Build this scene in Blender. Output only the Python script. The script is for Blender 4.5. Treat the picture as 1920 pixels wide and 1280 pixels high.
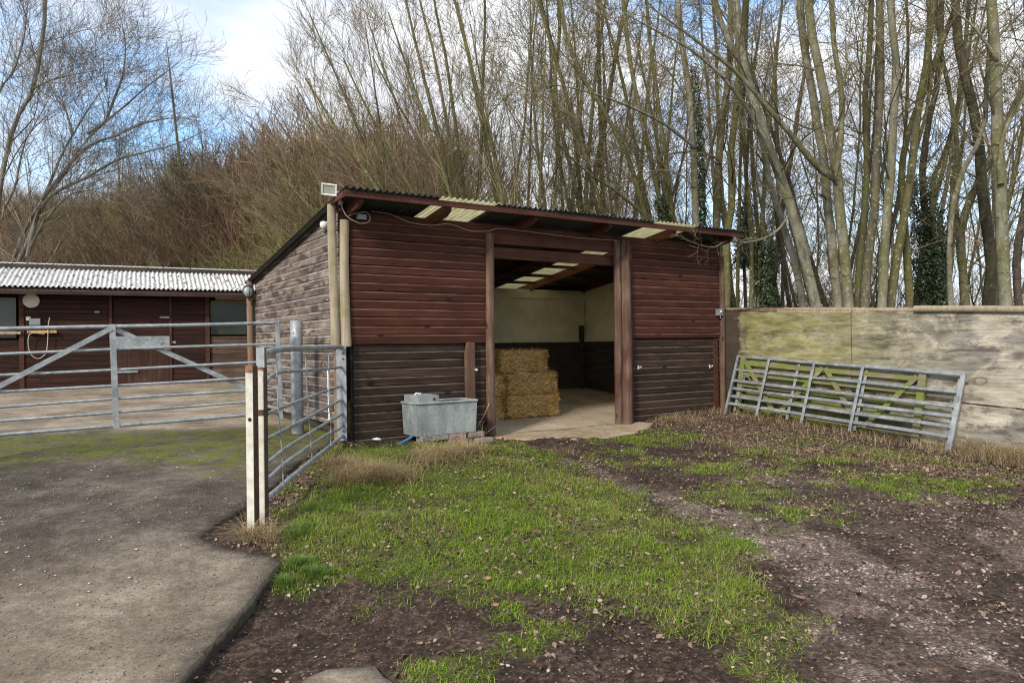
import bpy, bmesh, math, random
import numpy as np
from mathutils import Vector, Matrix, geometry
R = math.radians
PI = math.pi
for o in list(bpy.data.objects): bpy.data.objects.remove(o)
scene = bpy.context.scene
COL = scene.collection

# ------------------------------------------------------------ camera, sky, sun
FOC, CX, CY = 1359.0, 960.0, 640.0
EYE = 1.18
ROLL, PITCH = -0.0128, 4.0/1359.0
cam_d = bpy.data.cameras.new('camera')
cam_d.sensor_width = 36.0; cam_d.lens = FOC/1920.0*36.0
cam_d.clip_start = 0.05; cam_d.clip_end = 2000
cam = bpy.data.objects.new('camera', cam_d); COL.objects.link(cam)
CM = Matrix.Rotation(PI/2 + PITCH, 4, 'X') @ Matrix.Rotation(ROLL, 4, 'Z')
cam.matrix_world = Matrix.Translation((0, 0, EYE)) @ CM
scene.camera = cam

SUN_EL, SUN_AZ = R(35), R(208)          # azimuth clockwise from +Y
world = bpy.data.worlds.new('World'); scene.world = world; world.use_nodes = True
wn = world.node_tree; wn.nodes.clear()
w_out = wn.nodes.new('ShaderNodeOutputWorld'); w_bg = wn.nodes.new('ShaderNodeBackground')
sky = wn.nodes.new('ShaderNodeTexSky'); sky.sky_type = 'NISHITA'; sky.sun_disc = False
sky.sun_elevation = SUN_EL; sky.sun_rotation = SUN_AZ; sky.air_density = 1.0; sky.dust_density = 0.6; sky.ozone_density = 1.5
tc = wn.nodes.new('ShaderNodeTexCoord'); mp = wn.nodes.new('ShaderNodeMapping')
mp.inputs['Scale'].default_value = (1.0, 1.0, 2.4); mp.inputs['Location'].default_value = (-2.22, 2.08, 1.50)
nz = wn.nodes.new('ShaderNodeTexNoise'); nz.inputs['Scale'].default_value = 2.1; nz.inputs['Detail'].default_value = 7; nz.inputs['Roughness'].default_value = 0.52
rp = wn.nodes.new('ShaderNodeValToRGB'); rp.color_ramp.elements[0].position = 0.37; rp.color_ramp.elements[1].position = 0.52
nz2 = wn.nodes.new('ShaderNodeTexNoise'); nz2.inputs['Scale'].default_value = 4.0; nz2.inputs['Detail'].default_value = 5
rp2 = wn.nodes.new('ShaderNodeValToRGB')
rp2.color_ramp.elements[0].color = (6.2, 6.7, 7.5, 1); rp2.color_ramp.elements[0].position = 0.35
rp2.color_ramp.elements[1].color = (8.0, 8.1, 8.2, 1); rp2.color_ramp.elements[1].position = 0.62
mxw = wn.nodes.new('ShaderNodeMix'); mxw.data_type = 'RGBA'
L = wn.links.new
L(tc.outputs['Generated'], mp.inputs['Vector']); L(mp.outputs[0], nz.inputs['Vector']); L(mp.outputs[0], nz2.inputs['Vector'])
L(nz.outputs['Fac'], rp.inputs[0]); L(nz2.outputs['Fac'], rp2.inputs[0])
sk = wn.nodes.new('ShaderNodeMix'); sk.data_type = 'RGBA'; sk.blend_type = 'MULTIPLY'; sk.inputs[0].default_value = 1
sk.inputs[7].default_value = (1.9, 2.15, 2.25, 1)
L(sky.outputs[0], sk.inputs[6])
sz_ = wn.nodes.new('ShaderNodeSeparateXYZ'); L(tc.outputs['Generated'], sz_.inputs[0])
rp3 = wn.nodes.new('ShaderNodeValToRGB'); rp3.color_ramp.elements[0].color = (1, 1, 1, 1); rp3.color_ramp.elements[0].position = 0.02; rp3.color_ramp.elements[1].color = (0, 0, 0, 1); rp3.color_ramp.elements[1].position = 0.24; L(sz_.outputs[2], rp3.inputs[0])
mxf = wn.nodes.new('ShaderNodeMath'); mxf.operation = 'ADD'; mxf.use_clamp = True; L(rp.outputs[0], mxf.inputs[0]); L(rp3.outputs[0], mxf.inputs[1])
L(mxf.outputs[0], mxw.inputs[0]); L(sk.outputs[2], mxw.inputs[6]); L(rp2.outputs[0], mxw.inputs[7])
L(mxw.outputs[2], w_bg.inputs[0]); w_bg.inputs[1].default_value = 0.1; L(w_bg.outputs[0], w_out.inputs[0])

sun_d = bpy.data.lights.new('sun', 'SUN'); sun_d.energy = 2.6; sun_d.angle = R(8); sun_d.color = (1.0, 0.94, 0.84)
sun = bpy.data.objects.new('sun', sun_d); COL.objects.link(sun)
to_sun = Vector((math.sin(SUN_AZ)*math.cos(SUN_EL), math.cos(SUN_AZ)*math.cos(SUN_EL), math.sin(SUN_EL)))
sun.rotation_euler = to_sun.to_track_quat('Z', 'Y').to_euler(); sun.location = to_sun*40
vs = scene.view_settings; vs.view_transform = 'Standard'; vs.look = 'None'; vs.gamma = 1; vs.exposure = 0.55
scene.render.engine = 'CYCLES'
scene.cycles.use_denoising = True; scene.cycles.denoising_prefilter = 'NONE'; scene.cycles.denoising_input_passes = 'RGB_ALBEDO_NORMAL';  scene.cycles.pixel_filter_type = 'BLACKMAN_HARRIS'; scene.cycles.filter_width = 1.15
scene.cycles.use_adaptive_sampling = False; scene.cycles.sample_clamp_indirect = 1.5
scene.cycles.max_bounces = 6; scene.cycles.transparent_max_bounces = 8

# ------------------------------------------------------------ numbers and helpers
def ray(px, py):
    v = CM.to_3x3() @ Vector(((px-CX)/FOC, (CY-py)/FOC, -1.0))
    return v / v.y
def P(px, py, Y):                                    # a point Y metres ahead
    v = ray(px, py); return Vector((v.x*Y, Y, EYE + v.z*Y))

def hash2(ix, iy, seed):
    h = (ix.astype(np.int64)*374761393 + iy.astype(np.int64)*668265263 + seed*1442695041) & 0x7fffffff
    h = ((h ^ (h >> 13))*1274126177) & 0x7fffffff
    return ((h ^ (h >> 16)) & 0xffff)/65535.0
def vnoise(x, y, s=1.0, seed=0, octv=4, rough=0.5):
    x = np.asarray(x, float)*s; y = np.asarray(y, float)*s
    out = np.zeros(np.broadcast(x, y).shape); amp = 1.0; tot = 0
    for k in range(octv):
        ix = np.floor(x); iy = np.floor(y); fx = x-ix; fy = y-iy
        fx = fx*fx*(3-2*fx); fy = fy*fy*(3-2*fy)
        a = hash2(ix, iy, seed+k); b = hash2(ix+1, iy, seed+k); c = hash2(ix, iy+1, seed+k); d = hash2(ix+1, iy+1, seed+k)
        out += amp*((a*(1-fx)+b*fx)*(1-fy) + (c*(1-fx)+d*fx)*fy); tot += amp
        amp *= rough; x = x*2.03+7.1; y = y*2.03+3.7
    return out/tot
def sst(a, b, x):
    t = np.clip((np.asarray(x, float)-a)/(b-a), 0, 1); return t*t*(3-2*t)

CT = np.array([(-2.07,9.04,-.02),(-1.9,5.6,-.22),(-1.1,9.15,-.07),(-.5,9.7,-.11),(.0,10.0,-.13),(.8,10.6,-.14),(1.6,11.3,-.13),(3.7,12.7,-.05),(2.6,11.8,-.1),
 (6.5,9.2,-.28),(5.6,9.3,-.28),(4.6,10.8,-.17),(8,7.5,-.42),(-4.5,12.8,.08),(-9.4,17,.29),(-13,15,.27),(-6,18,.3),(-12,20,.35),(0,3.4,-.42),(3,3.2,-.46),(-3,3.2,-.38),
 (-7,7,-.12),(-6,4,-.3),(3,6,-.35),(6,5,-.46),(0,7,-.24),(-4,9.5,.02),(0,-3,-.6),(12,-3,-.7),(-16,-3,-.5),(-16,8,0.),(2,16,.15),(8,16,-.1),(12,10,-.45),(0,20,.4),(12,20,0)])
def _K(d): return np.where(d > 1e-9, d*d*np.log(np.maximum(d, 1e-9)), 0)
_n = len(CT); _D = np.hypot(CT[:,0][:,None]-CT[:,0], CT[:,1][:,None]-CT[:,1])
_A = np.zeros((_n+3, _n+3)); _A[:_n,:_n] = _K(_D) + np.eye(_n)*0.5
_A[:_n,_n:] = np.c_[np.ones(_n), CT[:,:2]]; _A[_n:,:_n] = _A[:_n,_n:].T
_W = np.linalg.solve(_A, np.r_[CT[:,2], 0, 0, 0])
def G(x, y):
    x = np.asarray(x, float); y = np.asarray(y, float); sh = np.broadcast(x, y).shape
    x = np.broadcast_to(x, sh).ravel(); y = np.broadcast_to(y, sh).ravel()
    cx = np.clip(x, -16, 12); cy = np.clip(y, -3, 20)
    z = _W[_n] + _W[_n+1]*cx + _W[_n+2]*cy
    for i in range(_n): z = z + _W[i]*_K(np.hypot(cx-CT[i,0], cy-CT[i,1]))
    hill = sst(20, 46, y)*7.5*sst(8, -8, x - 0.1*(y-20)) + sst(60, 140, y)*6*sst(20, -10, x)
    return (z + hill).reshape(sh)
def g(x, y): return float(G(x, y))
def gp(px, py):
    v = ray(px, py); Y = 6.0
    for _ in range(30):
        Y = 0.5*Y + 0.5*((g(v.x*Y, Y)-EYE)/v.z)
    return (v.x*Y, Y)
def gpoly(pts): return np.array([gp(*p) for p in pts])
def sdf(poly, x, y):                                  # signed distance, negative inside
    x = np.asarray(x, float); y = np.asarray(y, float); d = np.full(x.shape, 1e9); ins = np.zeros(x.shape, bool)
    n = len(poly)
    for i in range(n):
        ax, ay = poly[i]; bx, by = poly[(i+1) % n]
        ex, ey = bx-ax, by-ay; t = np.clip(((x-ax)*ex+(y-ay)*ey)/(ex*ex+ey*ey+1e-12), 0, 1)
        d = np.minimum(d, np.hypot(x-ax-t*ex, y-ay-t*ey))
        c = ((ay > y) != (by > y)) & (x < (bx-ax)*(y-ay)/(by-ay+1e-12)+ax); ins ^= c
    return np.where(ins, -d, d)

# ------------------------------------------------------------ object plumbing
def tag(o, label=None, cat=None, group=None, kind=None):
    if label: o['label'] = label
    if cat: o['category'] = cat
    if group: o['group'] = group
    if kind: o['kind'] = kind
    return o
def thing(name, label, cat, loc=(0,0,0), rotz=0.0, group=None, mat=None):
    o = bpy.data.objects.new(name, None); COL.objects.link(o); o.empty_display_size = 0.1
    if mat is not None: o.matrix_world = mat
    else: o.location = loc; o.rotation_euler = (0, 0, rotz)
    return tag(o, label, cat, group)
def np_mesh(name, V, F, smooth=False, col=None):
    me = bpy.data.meshes.new(name); V = np.asarray(V, np.float32); F = np.asarray(F, np.int32)
    k = F.shape[1]
    me.vertices.add(len(V)); me.vertices.foreach_set('co', V.ravel())
    me.loops.add(F.size); me.loops.foreach_set('vertex_index', F.ravel())
    me.polygons.add(len(F)); me.polygons.foreach_set('loop_start', np.arange(0, F.size, k, dtype=np.int32))
    me.polygons.foreach_set('loop_total', np.full(len(F), k, np.int32))
    if smooth: me.polygons.foreach_set('use_smooth', np.ones(len(F), bool))
    if col is not None:
        a = me.color_attributes.new('Col', 'FLOAT_COLOR', 'POINT'); a.data.foreach_set('color', np.asarray(col, np.float32).ravel())
    me.update(calc_edges=True); return me
def link(name, me, mat, parent=None, loc=None):
    o = bpy.data.objects.new(name, me); COL.objects.link(o)
    if mat is not None:
        for m in (mat if isinstance(mat, (list, tuple)) else [mat]): me.materials.append(m)
    if parent is not None: o.parent = parent
    if loc is not None: o.location = loc
    return o
def orth(v):
    v = Vector(v).normalized(); a = Vector((0, 0, 1)) if abs(v.z) < 0.9 else Vector((1, 0, 0))
    p = v.cross(a).normalized(); return p, v.cross(p).normalized()
class MB:
    def __init__(s): s.v = []; s.f = []; s.sm = []; s.mi = []; s.cur = 0
    def _add(s, vs_, fs, smooth=False):
        b = len(s.v); s.v += [tuple(v) for v in vs_]; s.f += [tuple(i+b for i in f) for f in fs]; s.sm += [smooth]*len(fs); s.mi += [s.cur]*len(fs)
    def box(s, x0, x1, y0, y1, z0, z1, M=None):
        vs_ = [Vector((x, y, z)) for z in (z0, z1) for y in (y0, y1) for x in (x0, x1)]
        if M is not None: vs_ = [M @ v for v in vs_]
        s._add(vs_, [(0,2,3,1),(4,5,7,6),(0,1,5,4),(2,6,7,3),(0,4,6,2),(1,3,7,5)]); return s
    def bar(s, a, b, w, h, up=(0,0,1)):                 # rectangular bar a->b; w across, h along up
        a = Vector(a); b = Vector(b); d = (b-a).normalized(); up = Vector(up); x = d.cross(up)
        if x.length < 1e-4: x = d.cross(Vector((1,0,0)))
        x.normalize(); u = x.cross(d).normalized()
        vs_ = [p + x*sx*w/2 + u*sz*h/2 for p in (a, b) for sz in (-1, 1) for sx in (-1, 1)]
        s._add(vs_, [(0,1,3,2),(4,6,7,5),(0,4,5,1),(2,3,7,6),(0,2,6,4),(1,5,7,3)]); return s
    def tube(s, pts, r, n=10, cap=True):
        pts = [Vector(p) for p in pts]; m = len(pts); rs = r if isinstance(r, (list, tuple)) else [r]*m
        vs_ = []; p0, q0 = orth(pts[1]-pts[0])
        for i, p in enumerate(pts):
            t = (pts[min(i+1, m-1)]-pts[max(i-1, 0)]).normalized()
            p0 = (p0 - t*p0.dot(t)).normalized(); q0 = t.cross(p0)
            for k in range(n):
                a = 2*PI*k/n; vs_.append(p + (p0*math.cos(a)+q0*math.sin(a))*rs[i])
        fs = [(i*n+k, i*n+(k+1) % n, (i+1)*n+(k+1) % n, (i+1)*n+k) for i in range(m-1) for k in range(n)]
        s._add(vs_, fs, True)
        if cap:
            s._add(vs_[:n], [tuple(range(n))[::-1]]); s._add(vs_[-n:], [tuple(range(n))])
        return s
    def lathe(s, prof, c=(0,0,0), n=24, axis='Z', M=None):
        vs_ = []; c = Vector(c)
        for r_, h in prof:
            for k in range(n):
                a = 2*PI*k/n; x, y = r_*math.cos(a), r_*math.sin(a)
                v = Vector((x, y, h)) if axis == 'Z' else (Vector((x, h, y)) if axis == 'Y' else Vector((h, x, y)))
                vs_.append((M @ v if M is not None else v) + c)
        m = len(prof)
        s._add(vs_, [(i*n+k, i*n+(k+1) % n, (i+1)*n+(k+1) % n, (i+1)*n+k) for i in range(m-1) for k in range(n)], True)
        s._add(vs_[-n:], [tuple(range(n))]); s._add(vs_[:n], [tuple(range(n))[::-1]]); return s
    def prism(s, poly, y0, y1, plane='XZ'):
        n = len(poly)
        f = (lambda p, d: (p[0], d, p[1])) if plane == 'XZ' else ((lambda p, d: (p[0], p[1], d)) if plane == 'XY' else (lambda p, d: (d, p[0], p[1])))
        s._add([f(p, y0) for p in poly]+[f(p, y1) for p in poly],
               [tuple(range(n)), tuple(range(2*n-1, n-1, -1))]+[(i, i+n, (i+1) % n+n, (i+1) % n) for i in range(n)]); return s
    def build(s, name, mat, parent=None, bevel=0, loc=None):
        me = bpy.data.meshes.new(name); me.from_pydata(s.v, [], s.f)
        me.polygons.foreach_set('use_smooth', s.sm)
        if any(s.mi): me.polygons.foreach_set('material_index', s.mi)
        bm = bmesh.new(); bm.from_mesh(me); bmesh.ops.recalc_face_normals(bm, faces=bm.faces); bm.to_mesh(me); bm.free()
        o = link(name, me, mat, parent, loc)
        if bevel:
            b = o.modifiers.new('bevel', 'BEVEL'); b.width = bevel; b.segments = 2; b.limit_method = 'ANGLE'; b.angle_limit = R(50)
        return o

# ------------------------------------------------------------ materials
class N:
    def __init__(s, name):
        s.m = bpy.data.materials.new(name); s.m.use_nodes = True; s.t = s.m.node_tree; s.b = s.t.nodes['Principled BSDF']
        s.tc = s.t.nodes.new('ShaderNodeTexCoord'); s.o = s.tc.outputs['Object']
    def put(s, sock, v):
        if hasattr(v, 'is_linked') or isinstance(v, bpy.types.NodeSocket): s.t.links.new(v, sock)
        else:
            if isinstance(v, (tuple, list)) and sock.type == 'RGBA' and len(v) == 3: v = (*v, 1)
            sock.default_value = v
    def map(s, scale=(1,1,1), vec=None, rot=(0,0,0)):
        n = s.t.nodes.new('ShaderNodeMapping'); s.put(n.inputs[0], vec or s.o); n.inputs['Scale'].default_value = scale; n.inputs['Rotation'].default_value = rot; return n.outputs[0]
    def noise(s, scale=5, detail=4, rough=0.5, vec=None, dist=0):
        n = s.t.nodes.new('ShaderNodeTexNoise'); s.put(n.inputs['Vector'], vec or s.o)
        n.inputs['Scale'].default_value = scale; n.inputs['Detail'].default_value = detail; n.inputs['Roughness'].default_value = rough; n.inputs['Distortion'].default_value = dist
        return n.outputs['Fac']
    def voro(s, scale=5, vec=None, out='Distance', feat='F1'):
        n = s.t.nodes.new('ShaderNodeTexVoronoi'); n.feature = feat; s.put(n.inputs['Vector'], vec or s.o); n.inputs['Scale'].default_value = scale; return n.outputs[out]
    def ramp(s, fac, *st):
        n = s.t.nodes.new('ShaderNodeValToRGB'); s.put(n.inputs[0], fac); e = n.color_ramp.elements
        while len(e) < len(st): e.new(0.5)
        for i, (p, c) in enumerate(st):
            e[i].position = p; e[i].color = (c, c, c, 1) if not isinstance(c, (tuple, list)) else (*c[:3], 1)
        return n.outputs[0]
    def mix(s, fac, a, b, mode='MIX'):
        n = s.t.nodes.new('ShaderNodeMix'); n.data_type = 'RGBA'; n.blend_type = mode; s.put(n.inputs[0], fac); s.put(n.inputs[6], a); s.put(n.inputs[7], b); return n.outputs[2]
    def math(s, op, a, b=0.0, clamp=False):
        n = s.t.nodes.new('ShaderNodeMath'); n.operation = op; n.use_clamp = clamp; s.put(n.inputs[0], a); s.put(n.inputs[1], b); return n.outputs[0]
    def xyz(s, vec=None):
        n = s.t.nodes.new('ShaderNodeSeparateXYZ'); s.put(n.inputs[0], vec or s.o); return n.outputs
    def comb(s, x, y, z):
        n = s.t.nodes.new('ShaderNodeCombineXYZ'); s.put(n.inputs[0], x); s.put(n.inputs[1], y); s.put(n.inputs[2], z); return n.outputs[0]
    def white(s, v):
        n = s.t.nodes.new('ShaderNodeTexWhiteNoise'); n.noise_dimensions = '3D'; s.put(n.inputs[0], v); return n.outputs[0]
    def island(s): return s.t.nodes.new('ShaderNodeNewGeometry').outputs['Random Per Island']
    def orand(s): return s.t.nodes.new('ShaderNodeObjectInfo').outputs['Random']
    def attr(s, name='Col'):
        n = s.t.nodes.new('ShaderNodeAttribute'); n.attribute_name = name; return n
    def sep(s, c):
        n = s.t.nodes.new('ShaderNodeSeparateColor'); s.put(n.inputs[0], c); return n.outputs
    def out(s, color, rough=0.8, bump=None, bs=0.3, bd=0.01, metal=0, spec=None, alpha=None, trans=None):
        s.put(s.b.inputs['Base Color'], color); s.put(s.b.inputs['Roughness'], rough); s.put(s.b.inputs['Metallic'], metal)
        if spec is not None: s.put(s.b.inputs['Specular IOR Level'], spec)
        if bump is not None:
            n = s.t.nodes.new('ShaderNodeBump'); n.inputs['Strength'].default_value = bs; n.inputs['Distance'].default_value = bd
            s.put(n.inputs['Height'], bump); s.t.links.new(n.outputs[0], s.b.inputs['Normal'])
        return s.m
MAT = {}
def wood(name, cols, axis='x', pitch=None, knots=True, rough=0.85, scuff_highlight=None, moss=None, patch=None, bs=0.35):
    """boards: grain stretched along axis, own tone for each board, knots, scuffs, painted lip highlights, moss"""
    n = N(name); sc = {'x': (1.2, 22, 22), 'y': (22, 1.2, 22), 'z': (22, 22, 1.2)}[axis]
    X = n.xyz(); board = n.math('FLOOR', n.math('DIVIDE', X[2], pitch)) if pitch else 0.0
    off = n.comb(n.math('MULTIPLY', board, 7.31), n.math('MULTIPLY', board, 3.7), n.math('MULTIPLY', board, 1.0))
    vadd = n.t.nodes.new('ShaderNodeVectorMath'); n.put(vadd.inputs[0], n.o); n.put(vadd.inputs[1], off)
    base = vadd.outputs[0] if pitch else n.o
    v = n.map(sc, base)
    g1 = n.noise(1.0, 6, 0.65, v, 0.6)
    g2 = n.noise(2.2, 3, 0.6, n.map((1, 1, 1), base))
    g3 = n.noise(0.45, 2, 0.5, v)
    f = n.math('ADD', n.math('MULTIPLY', g1, 0.6), n.math('MULTIPLY', g2, 0.4))
    c = n.ramp(f, (0.32, cols[0]), (0.5, cols[1]), (0.68, cols[2]))
    if pitch:
        w = n.white(n.comb(board, 3.3, 1.7)); c = n.mix(1.0, c, n.ramp(w, (0, (0.68, 0.66, 0.66)), (1, (1.25, 1.22, 1.2))), 'MULTIPLY')
    if patch is not None:
        pz = n.noise(patch[1], 3, 0.6, n.map({'x': (0.5, 1, 1.6), 'y': (1, 0.5, 1.6), 'z': (1.5, 1.5, 0.5)}[axis], base), 0.8)
        c = n.mix(n.ramp(pz, (patch[2], 0.0), (patch[2]+0.12, 1.0)), c, patch[0])
    if scuff_highlight is not None:
        sz = n.noise(3.0, 6, 0.75, n.map({'x': (1.1, 8, 8), 'y': (8, 1.1, 8), 'z': (8, 8, 1.1)}[axis], base))
        c = n.mix(n.ramp(sz, (scuff_highlight[1], 0.0), (scuff_highlight[1]+0.05, 0.8)), c, scuff_highlight[0])
    if pitch and scuff_highlight is not None:
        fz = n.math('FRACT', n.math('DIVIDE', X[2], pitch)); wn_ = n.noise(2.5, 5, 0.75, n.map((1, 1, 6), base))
        edge = n.math('MULTIPLY', n.ramp(fz, (0.74, 0.0), (0.82, 1.0), (0.95, 1.0), (0.97, 0.0)), n.ramp(wn_, (0.38, 0.1), (0.6, 0.85)))  # lip highlight painted pale along each board's top edge, broken up like wear
        c = n.mix(edge, c, tuple(q*0.85 for q in scuff_highlight[0]))
    if knots:
        kv = n.voro(2.6, n.map({'x': (0.8, 0.0, 1.5), 'y': (0.0, 0.8, 1.5), 'z': (1.5, 1.5, 0.8)}[axis], base))
        c = n.mix(n.ramp(kv, (0.07, 0.85), (0.13, 0.0)), c, tuple(q*0.35 for q in cols[0]))
    if moss is not None:
        mz = n.noise(moss[1], 5, 0.6, base); c = n.mix(n.ramp(mz, (moss[2], 0.0), (moss[2]+0.15, 0.85)), c, moss[0])
    m = n.out(c, rough, g1, bs, 0.006, spec=0.25); MAT[name] = m; return m
wood('red_front', [(0.033,0.0097,0.0055),(0.054,0.0165,0.0092),(0.088,0.032,0.019)], 'x', 0.11, scuff_highlight=((0.19,0.10,0.07), 0.69))
wood('dark_front', [(0.021,0.0115,0.008),(0.039,0.0235,0.0168),(0.072,0.047,0.034)], 'x', 0.11, scuff_highlight=((0.17,0.13,0.09), 0.66))
wood('grey_side', [(0.085,0.063,0.048),(0.18,0.142,0.113),(0.35,0.302,0.255)], 'y', 0.11, patch=((0.07,0.048,0.042), 3.0, 0.47), scuff_highlight=((0.45,0.40,0.37), 0.62), bs=0.7)
wood('red_timber', [(0.04,0.014,0.009),(0.07,0.026,0.016),(0.12,0.05,0.032)], 'x', scuff_highlight=((0.25,0.17,0.12),0.68))
wood('red_timber_y', [(0.045,0.014,0.010),(0.085,0.028,0.019),(0.14,0.055,0.036)], 'y')
wood('red_post', [(0.055,0.029,0.020),(0.11,0.064,0.044),(0.22,0.145,0.10)], 'z', patch=((0.07,0.022,0.017), 2.0, 0.54), scuff_highlight=((0.33,0.25,0.2),0.68))
wood('grey_post', [(0.2,0.155,0.10),(0.32,0.26,0.18),(0.46,0.39,0.29)], 'z', moss=((0.16,0.155,0.05), 2.2, 0.52), bs=0.5)
wood('pale_timber', [(0.24,0.17,0.11),(0.36,0.27,0.18),(0.48,0.38,0.27)], 'z')
wood('stable_boards', [(0.018,0.008,0.005),(0.034,0.014,0.009),(0.06,0.027,0.017)], 'x', 0.12)
wood('stable_door', [(0.022,0.010,0.007),(0.048,0.022,0.014),(0.10,0.055,0.036)], 'z')
wood('faded_boards', [(0.06,0.037,0.027),(0.11,0.07,0.05),(0.2,0.14,0.1)], 'x', 0.12)
wood('mossy_wood', [(0.12,0.1,0.05),(0.2,0.175,0.1),(0.3,0.27,0.19)], 'x', moss=((0.15,0.19,0.02), 2.6, 0.45))
wood('brown_pole', [(0.13,0.08,0.05),(0.2,0.13,0.09),(0.29,0.2,0.14)], 'z')

def simple(name, c, rough=0.6, metal=0, var=0.15, scale=6, spec=None, bump=0.15):
    n = N(name); f = n.noise(scale, 5, 0.6)
    a = tuple(q*(1-var) for q in c); b = tuple(min(1, q*(1+var)) for q in c)
    MAT[name] = n.out(n.ramp(f, (0.35, a), (0.65, b)), rough, f, bump, 0.004, metal, spec); return MAT[name]
simple('white_plastic', (0.72,0.7,0.66), 0.4); simple('cream_plastic', (0.55,0.5,0.4), 0.5); simple('grey_plastic', (0.2,0.21,0.21), 0.5)
simple('black_plastic', (0.02,0.02,0.02), 0.4); simple('cable', (0.42,0.33,0.27), 0.6); simple('dark_void', (0.012,0.011,0.009), 0.9)
simple('blue_pipe', (0.07,0.2,0.42), 0.45); simple('yellow_wood', (0.5,0.3,0.1), 0.7); simple('rope', (0.5,0.42,0.33), 0.9)
simple('glass_grey', (0.05,0.052,0.04), 0.25, 0, 0.25, 1.5); simple('stone_white', (0.6,0.58,0.55), 0.8)
simple('brass', (0.35,0.25,0.12), 0.4, 0.8); simple('lamp_glass', (0.35,0.36,0.3), 0.15)

n = N('galvanised'); f = n.noise(14, 6, 0.7); v = n.voro(22, out='Color'); h2 = n.noise(3, 3, 0.5)
c = n.ramp(n.math('ADD', n.math('MULTIPLY', f, 0.6), n.math('MULTIPLY', h2, 0.4)), (0.35, (0.17,0.183,0.19)), (0.5, (0.29,0.305,0.31)), (0.66, (0.44,0.455,0.455)))
c = n.mix(n.ramp(n.noise(7, 5, 0.75), (0.66, 0.0), (0.72, 0.6)), c, (0.22,0.15,0.09))
MAT['galvanised'] = n.out(c, n.ramp(f, (0.3, 0.42), (0.7, 0.65)), f, 0.15, 0.002, 0.35)
n = N('trough_metal'); f = n.noise(4, 6, 0.65, n.map((1,1,0.6))); h = n.noise(26, 4, 0.7)
c = n.ramp(n.math('ADD', n.math('MULTIPLY', f, 0.7), n.math('MULTIPLY', h, 0.3)), (0.36, (0.15,0.17,0.17)), (0.5, (0.26,0.285,0.28)), (0.66, (0.42,0.44,0.43)))
MAT['trough_metal'] = n.out(c, 0.62, h, 0.1, 0.002, 0.15)
n = N('painted_post'); f = n.noise(5, 6, 0.7, n.map((1,1,0.5))); X = n.xyz()
c = n.ramp(n.noise(9, 5, 0.7), (0.35, (0.42,0.39,0.31)), (0.6, (0.63,0.6,0.52)))
top = n.ramp(n.math('MULTIPLY', X[2], 0.7), (0.0, 1.0), (0.10, 0.3), (0.86, 0.2), (0.93, 0.9))
rust = n.ramp(n.math('MULTIPLY', n.math('ADD', f, 0.25), n.math('ADD', top, 0.35)), (0.60, 0.0), (0.68, 0.95))
MAT['painted_post'] = n.out(n.mix(rust, c, n.ramp(n.noise(30, 3), (0.3, (0.10,0.035,0.015)), (0.7, (0.26,0.11,0.05)))), 0.75, f, 0.4, 0.004)
simple('rust_dark', (0.075,0.04,0.025), 0.85, 0, 0.4, 20)
n = N('stable_sheet'); f = n.voro(1.0, n.map((13.0, 4.2, 4.2))); k = n.noise(5, 4, 0.6, n.map((3,1,1)))
MAT['stable_sheet'] = n.out(n.mix(n.ramp(n.math('ADD', f, n.math('MULTIPLY', k, 0.5)), (0.46, 1.0), (0.56, 0.0)), n.ramp(k, (0.3, (0.44,0.43,0.41)), (0.7, (0.62,0.61,0.59))), (0.12,0.11,0.09)), 0.8, k, 0.2, 0.005)
n = N('shed_sheet'); k = n.noise(6, 5, 0.7)
MAT['shed_sheet'] = n.out(n.mix(n.ramp(n.noise(3, 5, 0.7), (0.55, 0.0), (0.7, 0.7)), n.ramp(k, (0.3, (0.03,0.032,0.03)), (0.7, (0.075,0.078,0.07))), (0.085,0.09,0.035)), 0.85, k, 0.4, 0.006)
n = N('clear_sheet'); k = n.noise(4, 5, 0.6, n.map((4,1,1))); c = n.ramp(k, (0.3, (0.74,0.68,0.44)), (0.7, (0.95,0.92,0.74)))
tr = n.t.nodes.new('ShaderNodeBsdfTranslucent'); n.put(tr.inputs[0], c); ms = n.t.nodes.new('ShaderNodeMixShader'); ms.inputs[0].default_value = 0.88
n.out(n.mix(0.5, c, (0.5,0.5,0.42)), 0.5); n.t.links.new(n.b.outputs[0], ms.inputs[1]); n.t.links.new(tr.outputs[0], ms.inputs[2])
n.t.links.new(ms.outputs[0], n.t.nodes['Material Output'].inputs['Surface']); MAT['clear_sheet'] = n.m
n = N('cream_lining'); k = n.noise(2.5, 5, 0.65); s_ = n.voro(3.0)
c = n.ramp(k, (0.35, (0.54,0.48,0.31)), (0.65, (0.70,0.64,0.45)))
c = n.mix(n.ramp(n.noise(2.2, 6, 0.8, n.map((1,1,1.3))), (0.68, 0.0), (0.75, 0.6)), c, (0.14,0.12,0.07)); MAT['cream_lining'] = n.out(c, 0.8, k, 0.1, 0.003)
n = N('dark_lining'); k = n.noise(3, 5, 0.65, n.map((1,1,6)))
MAT['dark_lining'] = n.out(n.ramp(k, (0.35, (0.02,0.014,0.01)), (0.65, (0.06,0.042,0.028))), 0.85, k, 0.2, 0.004)
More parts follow.
